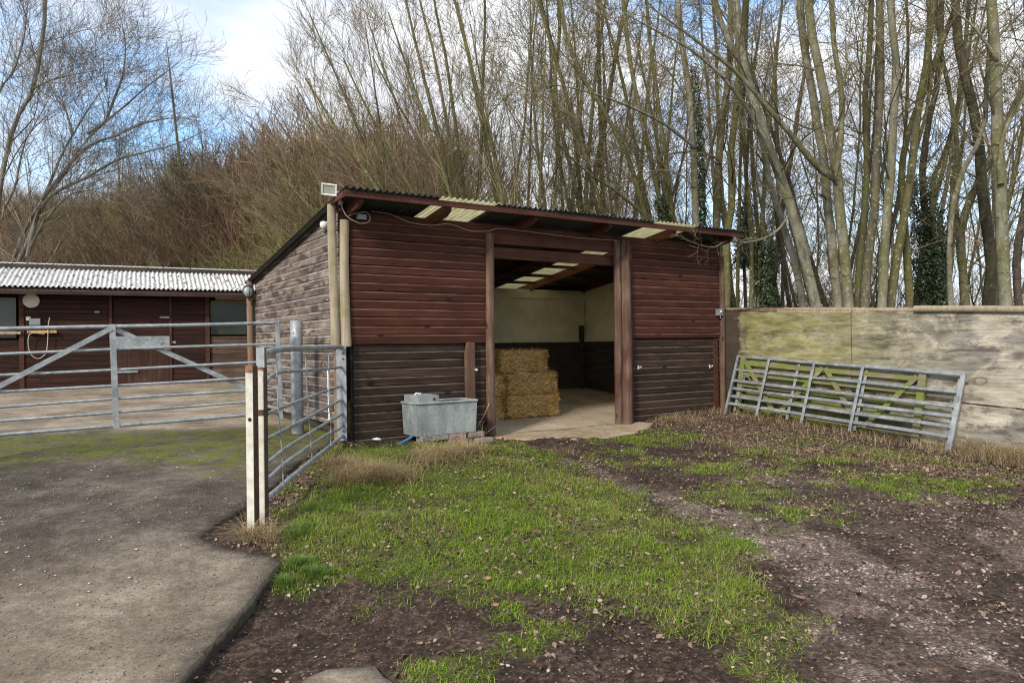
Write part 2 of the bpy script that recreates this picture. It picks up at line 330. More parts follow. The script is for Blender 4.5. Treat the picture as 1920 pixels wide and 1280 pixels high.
def ply_mat():
    n = N('plywood'); X = n.xyz(); xs = n.math('MULTIPLY', X[0], 0.1)
    f = n.noise(2.2, 9, 0.75, n.map((0.5, 1, 8)), 0.8); p = n.noise(1.5, 10, 0.72, n.map((0.8, 1, 1.15)), 0.5); p2 = n.noise(2.6, 6, 0.75, n.map((0.7,1,1.4))); q = n.noise(3.3, 9, 0.8, n.map((0.45, 1, 2.2)), 0.3)
    c = n.ramp(n.math('ADD', n.math('MULTIPLY', f, 0.55), n.math('MULTIPLY', q, 0.45)), (0.38, (0.14,0.12,0.10)), (0.46, (0.34,0.30,0.24)), (0.54, (0.50,0.45,0.365)), (0.62, (0.70,0.635,0.55)))
    c = n.mix(n.ramp(p, (0.475, 0.0), (0.535, 0.88)), c, n.ramp(q, (0.40, (0.07,0.062,0.06)), (0.58, (0.27,0.245,0.235))))
    kn = n.voro(2.0, n.map((0.75,0.0,1.15))); kk = n.noise(9, 2, 0.5)
    kd = n.math('ADD', kn, n.math('MULTIPLY', n.math('SUBTRACT', kk, 0.5), 0.06))
    c = n.mix(n.math('MULTIPLY', n.ramp(n.math('ADD', kd, n.math('MULTIPLY', n.noise(5, 4, 0.7, n.map((0.5,1,1.5))), 0.25)), (0.26, 0.85), (0.42, 0.0)), n.ramp(n.noise(0.9, 2), (0.42, 0.0), (0.55, 1.0))), c, (0.13,0.115,0.11))
    c = n.mix(n.ramp(kd, (0.10, 0.85), (0.13, 0.0)), c, n.ramp(kk, (0.4, (0.3,0.25,0.18)), (0.6, (0.55,0.5,0.42))))
    c = n.mix(n.ramp(kd, (0.12, 0.0), (0.135, 0.8), (0.2, 0.0)), c, (0.10,0.085,0.07))
    left = n.ramp(xs, (0.20, 1.0), (0.30, 0.45), (0.45, 0.15))
    gm = n.math('MULTIPLY', n.ramp(p2, (0.36, 0.3), (0.52, 0.92)), left)
    c = n.mix(gm, c, n.ramp(q, (0.38, (0.09,0.08,0.025)), (0.62, (0.38,0.34,0.15))))
    low = n.math('MULTIPLY', n.ramp(X[2], (0.28, 0.9), (0.62, 0.15)), n.ramp(xs, (0.2, 1.0), (0.40, 0.0)))
    c = n.mix(n.math('MULTIPLY', low, n.ramp(n.noise(4, 5, 0.7), (0.4, 0.0), (0.6, 1.0))), c, (0.15,0.18,0.015))
    dk = n.ramp(n.math('ADD', X[0], n.math('MULTIPLY', n.noise(3, 4, 0.7, n.map((1,1,1.2))), 0.9)), (0.86, 0.92), (1.0, 0.0))
    dk2 = n.math('MULTIPLY', dk, n.ramp(n.math('ADD', X[2], n.math('MULTIPLY', n.noise(5, 3), 0.3)), (0.98, 1.0), (1.0, 0.0)))
    MAT['plywood'] = n.out(n.mix(dk, c, (0.045,0.030,0.024)), 0.88, f, 0.25, 0.004, spec=0.2)
ply_mat()
n = N('brick'); k = n.noise(18, 4, 0.6); MAT['brick'] = n.out(n.mix(n.orand(), n.ramp(k, (0.3, (0.18,0.13,0.11)), (0.7, (0.3,0.2,0.17))), n.ramp(k, (0.3, (0.16,0.14,0.12)), (0.7, (0.27,0.25,0.22)))), 0.9, k, 0.6, 0.006)
n = N('straw'); a = n.attr(); MAT['straw'] = n.out(a.outputs['Color'], 0.6, spec=0.3)
n = N('straw_core'); k = n.noise(40, 4, 0.7, n.map((0.3,1,1.5))); MAT['straw_core'] = n.out(n.ramp(k, (0.35, (0.09,0.055,0.02)), (0.65, (0.36,0.24,0.10))), 0.8, k, 0.8, 0.02)
n = N('blades'); a = n.attr()
tr = n.t.nodes.new('ShaderNodeBsdfTranslucent'); n.put(tr.inputs[0], a.outputs['Color']); ms = n.t.nodes.new('ShaderNodeMixShader'); ms.inputs[0].default_value = 0.3
n.out(a.outputs['Color'], 0.55, spec=0.25); n.t.links.new(n.b.outputs[0], ms.inputs[1]); n.t.links.new(tr.outputs[0], ms.inputs[2])
n.t.links.new(ms.outputs[0], n.t.nodes['Material Output'].inputs['Surface']); MAT['blades'] = n.m
n = N('leaf'); a = n.attr(); MAT['leaf'] = n.out(a.outputs['Color'], 0.65, spec=0.3)
n = N('pebble'); a = n.attr(); k = n.noise(40, 3); MAT['pebble'] = n.out(n.mix(0.3, a.outputs['Color'], n.ramp(k, (0.3, 0.2), (0.7, 0.7)), 'MULTIPLY'), 0.85)
def bark(name, a, b, mossc, lich, ms=0.55):
    n = N(name); v = n.map((1,1,0.35)); k = n.noise(7, 6, 0.65, v); k2 = n.noise(1.6, 4, 0.6, n.map((1,1,0.5))); r_ = n.orand()
    c = n.ramp(k, (0.35, a), (0.65, b))
    c = n.mix(n.ramp(n.math('ADD', k2, n.math('MULTIPLY', n.math('SUBTRACT', r_, 0.5), 0.25)), (ms-0.08, 0.0), (ms+0.06, 0.85)), c, n.mix(k, mossc, tuple(q*1.9 for q in mossc)))
    c = n.mix(n.ramp(n.noise(14, 6, 0.8, n.map((1,1,0.8))), (0.55, 0.0), (0.62, 0.75)), c, lich)
    c = n.mix(n.ramp(n.noise(5.5, 3, 0.6, n.map((0.5,0.5,2.6))), (0.64, 0.0), (0.7, 0.6)), c, tuple(q*0.35 for q in a))
    MAT[name] = n.out(c, 0.9, k, 0.6, 0.015, spec=0.2)
bark('bark_pale', (0.095,0.086,0.06), (0.26,0.24,0.175), (0.085,0.078,0.03), (0.34,0.33,0.26), 0.55)
bark('bark_moss', (0.07,0.058,0.037), (0.145,0.125,0.08), (0.072,0.066,0.02), (0.36,0.35,0.26), 0.47)
bark('bark_dark', (0.04,0.03,0.021), (0.09,0.07,0.05), (0.06,0.062,0.02), (0.22,0.2,0.15), 0.55)
bark('bark_left', (0.13,0.11,0.085), (0.24,0.21,0.17), (0.11,0.11,0.06), (0.36,0.34,0.3), 0.62)
def twigm(name, a, b): 
    n = N(name); k = n.noise(1.2, 3, 0.6); c = n.mix(n.math('MULTIPLY', n.orand(), 0.4), n.ramp(k, (0.35, a), (0.65, b)), a)
    MAT[name] = n.out(n.mix(1.0, c, n.ramp(n.island(), (0.0, (0.5,0.5,0.5)), (0.6, (1.0,1.0,1.0)), (1.0, (1.6,1.55,1.45))), 'MULTIPLY'), 0.85, spec=0.2)
twigm('twig', (0.10,0.08,0.042), (0.25,0.21,0.105)); twigm('twig_red', (0.13,0.085,0.055), (0.28,0.20,0.13)); twigm('twig_green', (0.12,0.12,0.045), (0.27,0.26,0.10)); twigm('twig_grey', (0.13,0.11,0.09), (0.27,0.235,0.19)); twigm('scrub_brown', (0.13,0.088,0.05), (0.32,0.235,0.14))
n = N('ivy'); a = n.attr(); MAT['ivy'] = n.out(a.outputs['Color'], 0.4, spec=0.5)

n = N('scrub_mix'); k = n.noise(0.16, 4, 0.6); k2 = n.noise(1.6, 3, 0.6); gx_ = n.noise(0.3, 3, 0.6, n.map((1, 1, 1)))
c = n.ramp(k, (0.36, (0.17,0.15,0.075)), (0.47, (0.24,0.165,0.095)), (0.56, (0.27,0.155,0.10)), (0.66, (0.22,0.18,0.13)))
c = n.mix(n.ramp(k2, (0.35, 0.0), (0.65, 1.0)), n.mix(0.6, c, (0.05,0.035,0.022)), c); c = n.mix(n.ramp(gx_, (0.58, 0.0), (0.66, 0.7)), c, (0.12,0.15,0.035))
c = n.mix(1.0, c, n.ramp(n.island(), (0.0, (0.4,0.4,0.4)), (0.6, (1.0,1.0,1.0)), (1.0, (1.9,1.85,1.7))), 'MULTIPLY'); MAT['scrub_mix'] = n.out(c, 0.85, spec=0.2)
# ------------------------------------------------------------ ground
grass_a = gpoly([(505,1000),(560,925),(640,845),(760,838),(930,826),(1010,850),(1100,885),(1240,960),(1370,1020),(1440,1090),(1470,1160),(1330,1200),(1190,1150),(960,1110),(770,1085),(640,1072),(560,1062)])
grass_b = gpoly([(760,1080),(960,1110),(1190,1140),(1470,1150),(1530,1290),(1500,1500),(700,1500),(760,1290),(820,1200),(700,1120)])
grass_c = gpoly([(1060,835),(1200,800),(1500,815),(1900,880),(1990,940),(1700,940),(1500,900),(1500,985),(1330,950),(1180,900)])
grass_d = gpoly([(1400,860),(1600,960),(1560,990),(1350,930)])
tuft_e = gpoly([(515,1095),(545,1035),(600,1050),(612,1085),(560,1105)])
grav_a = gpoly([(1080,868),(1250,930),(1400,985),(1500,1010),(1700,1080),(2000,1180),(2000,1500),(1560,1500),(1510,1200),(1440,1080),(1340,1000),(1200,930)])
grav_core = [gpoly([(1060,862),(1130,876),(1330,950),(1490,985),(1600,1015),(1740,1090),(1660,1125),(1480,1065),(1370,1005),(1220,940)]), gpoly([(1500,1090),(1640,1085),(1780,1130),(1960,1230),(1960,1400),(1640,1400),(1560,1200)])]
grav_b = gpoly([(1300,865),(1500,880),(1800,930),(2050,1000),(2050,1250),(1750,1090),(1600,1000),(1420,930)])
litt_a = gpoly([(478,1015),(498,945),(560,890),(640,830),(665,838),(620,880),(580,920),(555,950),(530,1000),(560,1010),(640,1040),(620,1060),(520,1040)])
litt_b = gpoly([(1400,790),(1800,860),(1990,900),(1990,935),(1750,895),(1500,850),(1330,830)])
dry_a = gpoly([(1190,785),(1345,760),(1360,775),(1560,810),(1540,840),(1400,815),(1250,810)])
dry_b = gpoly([(1790,860),(1800,825),(1990,850),(1990,900)])
yard_poly = np.array([gp(*p) for p in [(230,1420),(385,1225),(455,1145),(498,1092),(527,1058),(500,1046),(440,1036),(372,1012),(410,985),(465,950),(500,925),(560,870),(600,845),(640,822),(654,815)]]
   + [(-2.02,9.1),(-4.4,12.75),(-4.9,13.4),(-3.2,20.6),(-30,20.6),(-30,-4.0),(-3.2,-4.0)])
slab_small = gpoly([(575,1262),(612,1247),(702,1240),(756,1290),(800,1370),(600,1400),(470,1340)])
def soft(poly, x, y, w): return sst(w, -w, sdf(poly, x, y) + (vnoise(x, y, 2.3, 5, 4)-0.5)*w*2.2 + (vnoise(x, y, 8.5, 6, 3)-0.5)*w*1.8)
def grass_mask(x, y):
    n1 = vnoise(x, y, 1.6, 11, 4); n2 = vnoise(x, y, 4.5, 21, 3)
    a = soft(grass_a, x, y, 0.26)*(0.5+0.62*sst(0.36, 0.56, 0.55*n1+0.45*n2))
    b = soft(grass_b, x, y, 0.25)*sst(0.50, 0.64, 0.55*n1+0.45*n2)*0.8
    c = soft(grass_c, x, y, 0.3)*sst(0.42, 0.60, 0.5*n1+0.5*n2)*0.6
    d = soft(grass_d, x, y, 0.3)*0.35*sst(0.4, 0.6, n2)
    e = soft(tuft_e, x, y, 0.05)*0.9
    return np.clip(np.maximum.reduce([a, b, c, d, e]), 0, 1)
def gravel_mask(x, y):
    n1 = vnoise(x, y, 1.3, 31, 4); n2 = vnoise(x, y, 3.5, 41, 3)
    a = soft(grav_a, x, y, 0.25)*(0.35+0.65*sst(0.40, 0.56, 0.5*n1+0.5*n2)); b = soft(grav_b, x, y, 0.3)*(0.25+0.55*sst(0.40, 0.58, n1))
    c = np.maximum(soft(grav_core[0], x, y, 0.16)*(0.55+0.45*sst(.4, .55, n2)), soft(grav_core[1], x, y, 0.3)*(0.2+0.8*sst(.46, .58, n2)))
    return np.clip(np.maximum.reduce([a*0.72, b*0.72, c]), 0, 1)
def litter_mask(x, y):
    return np.clip(np.maximum.reduce([soft(litt_a, x, y, 0.12), soft(litt_b, x, y, 0.25)*0.8, soft(dry_a, x, y, 0.2)*0.5, soft(dry_b, x, y, 0.2)*0.7]), 0, 1)
def spaced(a0, a1, b0, b1, near, grow):
    v = list(np.arange(a0, a1+1e-6, near)); st = near
    while v[-1] < b1: st *= grow; v.append(v[-1]+st)
    st = near; w = []
    x = a0
    while x > b0: st *= grow; x -= st; w.append(x)
    return np.array(w[::-1]+v)
gx = spaced(-4.0, 8.0, -170, 170, 0.05, 1.09); gy = spaced(2.2, 12.6, -25, 260, 0.055, 1.085)
XX, YY = np.meshgrid(gx, gy); ZZ = G(XX, YY)
GM = grass_mask(XX, YY); VM = gravel_mask(XX, YY); LM = litter_mask(XX, YY)
sy = sdf(yard_poly, XX, YY); near = sst(14, 9, YY)*sst(-12, -6, XX)*sst(14, 9, XX)
edge_front = sst(4.9, 4.3, YY)*sst(1.6, 0.0, sy)
SP0 = (-2.075, 9.04)
ZZ = ZZ - np.where(sy < -0.03, 0.10, 0.07*edge_front)
_ca, _sa = math.cos(math.atan2(FOC, 2090.0)), math.sin(math.atan2(FOC, 2090.0)); LX = (XX-SP0[0])*_ca+(YY-SP0[1])*_sa; LY = -(XX-SP0[0])*_sa+(YY-SP0[1])*_ca
ZZ = ZZ - 0.22*((LX > 0.02) & (LX < 6.85) & (LY > 0.02) & (LY < 4.4))
rough = (vnoise(XX, YY, 2.2, 3, 3)-0.5)*0.055 + (vnoise(XX, YY, 13, 4, 3)-0.5)*0.028*(0.5+0.5*(1-GM)) + (vnoise(XX, YY, 30, 9, 2)-0.5)*0.012
ssl = sdf(slab_small, XX, YY); ZZ = ZZ + np.where((sy > 0.02) & (ssl > 0.03), rough, 0)*near - np.where(ssl < 0.0, 0.04, 0)
H_, W_ = XX.shape; idx = np.arange(H_*W_).reshape(H_, W_)
F_ = np.stack([idx[:-1,:-1], idx[:-1,1:], idx[1:,1:], idx[1:,:-1]], -1).reshape(-1, 4)
far_grass = sst(14, 22, YY)
n = N('ground'); a = n.attr(); m_ = n.sep(a.outputs['Color'])
s1 = n.noise(3.5, 6, 0.7); s2 = n.noise(28, 5, 0.75); s3 = n.noise(0.8, 4, 0.6); fl = n.voro(55); fr = n.white(n.voro(55, out='Position'))
soil = n.ramp(n.math('ADD', n.math('MULTIPLY', s1, 0.45), n.math('MULTIPLY', s2, 0.55)), (0.36, (0.018,0.0115,0.008)), (0.5, (0.049,0.032,0.023)), (0.63, (0.14,0.097,0.072)))
soil = n.mix(n.math('MULTIPLY', n.ramp(fr, (0.86, 0.0), (0.88, 1.0)), n.ramp(fl, (0.25, 0.8), (0.4, 0.0))), soil, (0.26,0.20,0.165))
gr = n.ramp(n.math('ADD', n.math('MULTIPLY', s2, 0.6), n.math('MULTIPLY', s1, 0.4)), (0.35, (0.035,0.035,0.013)), (0.55, (0.085,0.09,0.028)), (0.7, (0.19,0.15,0.08)))
vc = n.sep(n.voro(52, out='Color')); vd = n.voro(52)
dust = n.ramp(n.math('ADD', n.math('MULTIPLY', s1, 0.4), n.math('MULTIPLY', s2, 0.6)), (0.38, (0.065,0.046,0.036)), (0.52, (0.175,0.128,0.10)), (0.64, (0.34,0.26,0.215)))
st = n.mix(n.math('MULTIPLY', n.ramp(vc[0], (0.55, 0.0), (0.57, 1.0)), n.ramp(vd, (0.25, 0.9), (0.4, 0.0))), dust, n.ramp(vc[1], (0, (0.25,0.18,0.15)), (1, (0.46,0.37,0.31))))
lv = n.sep(n.voro(20, vec=n.map((1,1.3,1)), out='Color')); 
lt = n.ramp(lv[0], (0.0, (0.05,0.032,0.022)), (0.5, (0.14,0.09,0.06)), (1.0, (0.30,0.2,0.13)))
c = n.mix(n.ramp(m_[1], (0.04, 0.0), (0.9, 1.0)), soil, st)
c = n.mix(n.ramp(m_[2], (0.2, 0.0), (0.7, 0.9)), c, lt)
c = n.mix(n.ramp(m_[0], (0.15, 0.0), (0.6, 0.85)), c, gr)
MAT['ground'] = n.out(c, 0.92, n.math('ADD', s2, n.math('MULTIPLY', vd, n.math('MULTIPLY', m_[1], 1.2))), 0.9, 0.02, spec=0.15)
cols = np.stack([np.maximum(GM, far_grass*0.5), VM, np.maximum(LM, far_grass*0.9), np.ones_like(GM)], -1).reshape(-1, 4)
gme = np_mesh('ground', np.stack([XX, YY, ZZ], -1).reshape(-1, 3), F_, True, cols)
ground = link('ground', gme, MAT['ground']); tag(ground, 'dark soil with patchy grass, leaf litter and pinkish gravel', 'ground', kind='structure')

def cdt_sheet(name, poly, step, zf, mat, thick, maskf, kind='structure', jitter=0.0):
    """a concrete sheet: polygon filled with a grid, with broken edge and real thickness"""
    pts = []
    for i in range(len(poly)):
        a = np.array(poly[i]); b = np.array(poly[(i+1) % len(poly)]); L_ = np.hypot(*(b-a)); k = max(1, int(L_/max(step*0.35, 0.03 if L_ < 4 else 0.6)))
        for j in range(k):
            q = a+(b-a)*j/k
            if jitter and j: q = q + (np.array([vnoise(q[0], q[1], 6, 91, 4), vnoise(q[0], q[1], 6, 92, 4)])-0.5)*jitter
            pts.append(q)
    pts = np.array(pts); x0, y0 = poly.min(0); x1, y1 = poly.max(0)
    ax = np.concatenate([np.arange(max(x0, -9.5), x1, step), np.arange(x0, -9.5, 0.8)]) if x0 < -9.5 else np.arange(x0, x1, step)
    gx_, gy_ = np.meshgrid(ax, np.arange(max(y0, -4), y1, step)); gx_ = gx_.ravel(); gy_ = gy_.ravel()
    ok = sdf(pts, gx_, gy_) < -step*0.45; gx_ = gx_[ok]; gy_ = gy_[ok]
    allp = [Vector(p) for p in pts]+[Vector((x, y)) for x, y in zip(gx_, gy_)]
    nb = len(pts)
    v2, e2, f2, *_r = geometry.delaunay_2d_cdt(allp, [(i, (i+1) % nb) for i in range(nb)], [], 1, 1e-5)
    V = np.array([(v.x, v.y) for v in v2]); z = zf(V[:,0], V[:,1])
    V3 = np.c_[V, z]; tri = np.array([f for f in f2 if len(f) == 3])
    base = len(V3); low = V3.copy()[:nb]; low[:,2] -= thick; V4 = np.r_[V3, low]
    side = []
    for i in range(nb):
        j = (i+1) % nb; side += [(i, base+i, base+j), (i, base+j, j)]
    col = np.ones((len(V4), 4)); col[:,:3] = maskf(V4[:,0], V4[:,1]); col[base:,2] = 1.0
    me = np_mesh(name, V4, np.r_[tri, np.array(side)], False, col)
    bm = bmesh.new(); bm.from_mesh(me); bmesh.ops.recalc_face_normals(bm, faces=bm.faces); bm.to_mesh(me); bm.free()
    o = link(name, me, mat); tag(o, kind=kind); return o
n = N('concrete'); a = n.attr(); m_ = n.sep(a.outputs['Color'])
s1 = n.noise(1.6, 6, 0.7); s2 = n.noise(45, 7, 0.85); s3 = n.noise(0.5, 4, 0.6); s4 = n.noise(11, 8, 0.8)
f = n.math('ADD', n.math('MULTIPLY', s1, 0.36), n.math('ADD', n.math('MULTIPLY', s2, 0.36), n.math('MULTIPLY', s4, 0.28)))
f = n.math('ADD', f, n.math('MULTIPLY', n.math('SUBTRACT', s3, 0.5), 0.22))
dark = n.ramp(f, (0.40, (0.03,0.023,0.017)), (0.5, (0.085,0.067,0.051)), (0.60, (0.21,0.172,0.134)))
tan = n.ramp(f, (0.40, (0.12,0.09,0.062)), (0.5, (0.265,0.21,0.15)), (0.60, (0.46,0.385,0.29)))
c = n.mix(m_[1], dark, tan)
mz = n.math('ADD', n.math('MULTIPLY', n.noise(2.6, 6, 0.75), 0.6), n.math('MULTIPLY', n.noise(14, 4, 0.7), 0.4))
c = n.mix(n.math('MULTIPLY', n.ramp(mz, (0.43, 0.0), (0.56, 1.0)), m_[0]), c, n.ramp(s2, (0.35, (0.055,0.062,0.008)), (0.65, (0.19,0.20,0.022))))
cr = n.ramp(n.voro(0.8, vec=n.map((1,1,1), rot=(0,0,0.4)), feat='DISTANCE_TO_EDGE'), (0.0, 1.0), (0.006, 0.0))
c = n.mix(n.math('MULTIPLY', n.ramp(n.noise(60, 3, 0.8), (0.64, 0.0), (0.68, 0.7)), 1.0), c, (0.33,0.29,0.25))
c = n.mix(n.math('MULTIPLY', n.ramp(n.noise(24, 3, 0.8), (0.66, 0.0), (0.7, 0.7)), 1.0), c, (0.035,0.028,0.022))
c = n.mix(n.ramp(n.math('ADD', m_[2], n.math('MULTIPLY', n.math('SUBTRACT', s4, 0.5), 0.9)), (0.12, 0.0), (0.32, 0.93)), c, n.mix(n.ramp(s1, (0.45, 0.0), (0.6, 1.0)), (0.035,0.027,0.02), (0.05,0.055,0.02)))
MAT['concrete'] = n.out(c, 0.88, n.math('ADD', s2, n.math('MULTIPLY', s4, 0.7)), 0.7, 0.012, spec=0.2)
tan_far = gpoly([(-900,800),(0,812),(250,806),(470,798),(640,790)]+[(640,745)]); 
moss_poly = gpoly([(-700,860),(0,872),(200,866),(330,880),(470,882),(520,860),(640,812),(600,790),(470,806),(250,812),(0,822),(-700,818)])
moss_poly2 = gpoly([(520,805),(560,775),(640,800),(650,812),(560,850)])
moss_poly3 = gpoly([(380,730),(470,720),(480,760),(420,750)])
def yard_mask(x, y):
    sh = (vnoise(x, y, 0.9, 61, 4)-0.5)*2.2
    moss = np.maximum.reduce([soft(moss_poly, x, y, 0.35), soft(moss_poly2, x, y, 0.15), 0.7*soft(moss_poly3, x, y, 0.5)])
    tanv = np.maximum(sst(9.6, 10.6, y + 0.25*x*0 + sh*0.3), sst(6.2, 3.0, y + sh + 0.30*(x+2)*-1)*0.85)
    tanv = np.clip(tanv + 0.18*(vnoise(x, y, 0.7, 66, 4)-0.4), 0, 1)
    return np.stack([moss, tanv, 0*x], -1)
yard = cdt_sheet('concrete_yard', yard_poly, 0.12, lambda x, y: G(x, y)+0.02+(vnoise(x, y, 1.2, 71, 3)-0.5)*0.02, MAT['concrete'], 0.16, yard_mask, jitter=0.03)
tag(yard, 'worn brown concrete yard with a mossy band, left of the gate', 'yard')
sl = cdt_sheet('concrete_slab', slab_small, 0.12, lambda x, y: G(x, y)-0.02+0*x, MAT['concrete'], 0.14, lambda x, y: np.stack([0*x, 0*x+0.9, 0*x], -1), jitter=0.05)
tag(sl, 'small pale concrete slab sunk in the mud at the bottom edge', 'slab')

# ------------------------------------------------------------ shed (local: x along the front, y into the depth)
ANG = math.atan2(FOC, 2090.0); SO = Vector((-2.075, 9.04, 0.0)); SW, SD = 6.87, 4.45
U = Vector((math.cos(ANG), math.sin(ANG), 0)); Vv = Vector((-math.sin(ANG), math.cos(ANG), 0))
SM = Matrix.Translation(SO) @ Matrix.Rotation(ANG, 4, 'Z')
def S(x, y, z): return SO + U*x + Vv*y + Vector((0, 0, z))
def sx(px, y=0.0):                                    # shed x of an image column on the plane y
    k = (px-CX)/FOC; o = SO + Vv*y; return (k*o.y-o.x)/(U.x-k*U.y)
def roofz(y): return 2.96 - 0.145*y                   # underside of the sheets
shed = thing('field_shelter', 'dark red boarded open-fronted shed with a sloping corrugated roof', 'shed', SO, ANG)
PT = 0.11
def boards(x0, x1, z0, z1, y, t=0.022, axis='x', seed=0, pitch=PT, breaks=True):
    """shiplap boards, each with a rounded top edge and a shadow groove; y is the outer face, outward = -y"""
    mb = MB(); rg = random.Random(seed); k0 = math.floor(z0/pitch); z = k0*pitch
    while z < z1-1e-4:
        a = max(z, z0); b = min(z+pitch, z1)
        cuts = [x0, x1]
        if breaks and x1-x0 > 2.5 and rg.random() < 0.5: cuts = [x0, x0+(x1-x0)*rg.uniform(0.3, 0.7), x1]
        for c0, c1 in zip(cuts[:-1], cuts[1:]):
            d = rg.uniform(-0.003, 0.003); e = rg.uniform(-0.002, 0.002); w = 0.001 if len(cuts) > 2 else 0
            prof = [(0, a+0.002), (-t+d+0.002, a+0.002), (-t+d, a+0.006), (-t+d, b-0.020), (-t+d+0.0045, b-0.010), (-t+d+0.007, b-0.0055), (-t+d+0.017, b-0.005), (0, b-0.004)]
            if b-a < 0.03: prof = [(0, a), (-t+d, a), (-t+d, b), (0, b)]
            if axis == 'x':
                n_ = 7; vs_ = []
                for i in range(n_+1):
                    xx = c0+w+(c1-w-c0-w)*i/n_; wob = math.sin(xx*1.7+z*31+seed)*0.0015; wz = math.sin(xx*0.9+z*17+seed)*0.0018
                    vs_ += [(xx, y+p[0]+wob*(1 if p[0] < 0 else 0), p[1]+(wz if p[0] < 0 else 0)) for p in prof]
                m_ = len(prof); fs = [(i*m_+k, (i+1)*m_+k, (i+1)*m_+(k+1) % m_, i*m_+(k+1) % m_) for i in range(n_) for k in range(m_)]
                mb._add(vs_, fs+[tuple(range(m_)), tuple(range(n_*m_, n_*m_+m_))[::-1]])
        z += pitch
    return mb
XD0, XD1 = sx(926), 4.42                               # doorway
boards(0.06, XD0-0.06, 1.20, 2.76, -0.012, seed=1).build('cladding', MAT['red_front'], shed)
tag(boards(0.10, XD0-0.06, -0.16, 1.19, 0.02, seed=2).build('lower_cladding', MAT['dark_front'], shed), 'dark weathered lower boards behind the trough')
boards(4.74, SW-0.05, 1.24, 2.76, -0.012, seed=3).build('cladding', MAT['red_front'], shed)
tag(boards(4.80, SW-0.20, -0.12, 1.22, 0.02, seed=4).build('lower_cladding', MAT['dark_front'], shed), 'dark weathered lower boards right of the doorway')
# side wall: boards built along x and turned
def wall_side(name, x, y0, y1, z0, mat, outward, seed):
    mb = boards(y0, y1, z0, 2.95, 0.0, seed=seed, t=0.026)
    vs_ = []
    for v in mb.v: vs_.append((x+(v[1] if outward < 0 else -v[1]), v[0], v[2]))
    mb.v = vs_; me = bpy.data.meshes.new(name); me.from_pydata(mb.v, [], mb.f); bm = bmesh.new(); bm.from_mesh(me)
    bmesh.ops.recalc_face_normals(bm, faces=bm.faces)
    bmesh.ops.bisect_plane(bm, geom=bm.verts[:]+bm.edges[:]+bm.faces[:], plane_co=(0, 0, roofz(0)-0.01), plane_no=(0, 0.145, 1), clear_outer=True)
    bm.to_mesh(me); bm.free(); return link(name, me, mat, shed)
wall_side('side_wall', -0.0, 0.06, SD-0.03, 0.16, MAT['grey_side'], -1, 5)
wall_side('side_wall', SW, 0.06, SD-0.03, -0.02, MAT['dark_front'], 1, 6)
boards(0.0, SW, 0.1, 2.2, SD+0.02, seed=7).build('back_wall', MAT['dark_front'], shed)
# linings inside
mb = MB(); mb.box(0.10, SW-0.10, 3.68, 3.70, 1.24, 2.30); mb.build('cream_lining', MAT['cream_lining'], shed)
mb = MB(); mb.box(0.09, SW-0.09, 3.655, 3.68, 2.12, 2.24); mb.box(0.09, SW-0.09, 3.62, 3.68, 1.20, 1.25); mb.build('lining_rail', MAT['cream_lining'], shed)
mb = MB(); mb.box(0.10, SW-0.10, 3.66, 3.70, 0.05, 1.20); mb.build('dark_lining', MAT['dark_lining'], shed)
mb = MB(); mb.prism([(0.15, 1.24), (3.66, 1.24), (3.66, roofz(3.66)-0.02), (0.15, roofz(0.15)-0.16)], SW-0.10, SW-0.08, 'YZ'); mb.build('cream_lining', MAT['cream_lining'], shed)
mb = MB(); mb.box(SW-0.115, SW-0.10, 0.15, 3.64, 2.02, 2.035); mb.box(SW-0.13, SW-0.10, 0.15, 3.62, 1.20, 1.25); mb.build('lining_rail', MAT['cream_lining'], shed)
mb = MB(); mb.box(SW-0.11, SW-0.08, 0.15, 3.66, -0.05, 1.20); mb.build('dark_lining', MAT['dark_lining'], shed); mb = MB(); mb.box(0.03, 0.05, 0.1, 3.66, 0.0, 2.2); mb.build('dark_lining', MAT['dark_lining'], shed)
mb = MB(); mb.box(0.08, XD0-0.05, 0.05, 0.07, -0.1, 2.7); mb.build('front_lining', MAT['dark_lining'], shed); mb = MB(); mb.box(4.75, SW-0.08, 0.05, 0.07, -0.1, 2.7); mb.build('front_lining', MAT['dark_lining'], shed)
mb = MB(); mb.box(SW-0.30, SW-0.22, 3.56, 3.64, 0.05, 1.55); mb.build('inner_post', MAT['dark_lining'], shed)
# floor with apron
fv = []; nx, ny = 60, 44
for j in range(ny+1):
    for i in range(nx+1):
        x = 0.05+(SW-0.1)*i/nx; y = 0.03+3.64*j/ny
        fv.append((x, y, -0.13+0.09*y+0.012*(float(vnoise(x, y, 2, 81))-0.5)))
ff = [(j*(nx+1)+i, j*(nx+1)+i+1, (j+1)*(nx+1)+i+1, (j+1)*(nx+1)+i) for j in range(ny) for i in range(nx)]
n = N('shed_floor'); k = n.noise(1.5, 6, 0.7); k2 = n.noise(18, 5, 0.7); Xf = n.xyz()
c = n.ramp(n.math('ADD', n.math('MULTIPLY', k, 0.6), n.math('MULTIPLY', k2, 0.4)), (0.36, (0.27,0.21,0.145)), (0.64, (0.46,0.38,0.28)))
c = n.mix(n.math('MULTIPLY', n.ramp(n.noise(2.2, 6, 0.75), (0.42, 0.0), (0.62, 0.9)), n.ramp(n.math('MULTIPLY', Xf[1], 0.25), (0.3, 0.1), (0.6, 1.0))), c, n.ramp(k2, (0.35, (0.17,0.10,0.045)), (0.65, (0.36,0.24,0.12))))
MAT['shed_floor'] = n.out(c, 0.9, k2, 0.4, 0.008)
link('floor', np_mesh('floor', fv, ff, True), MAT['shed_floor'], shed)
ap = np.array([(2.02,0.06),(4.9,0.06),(5.0,-0.22),(4.75,-0.42),(4.2,-0.72),(3.5,-0.9),(2.9,-0.80),(2.45,-0.55),(2.08,-0.25)])
apw = np.array([tuple((SO+U*a+Vv*b).xy) for a, b in ap])
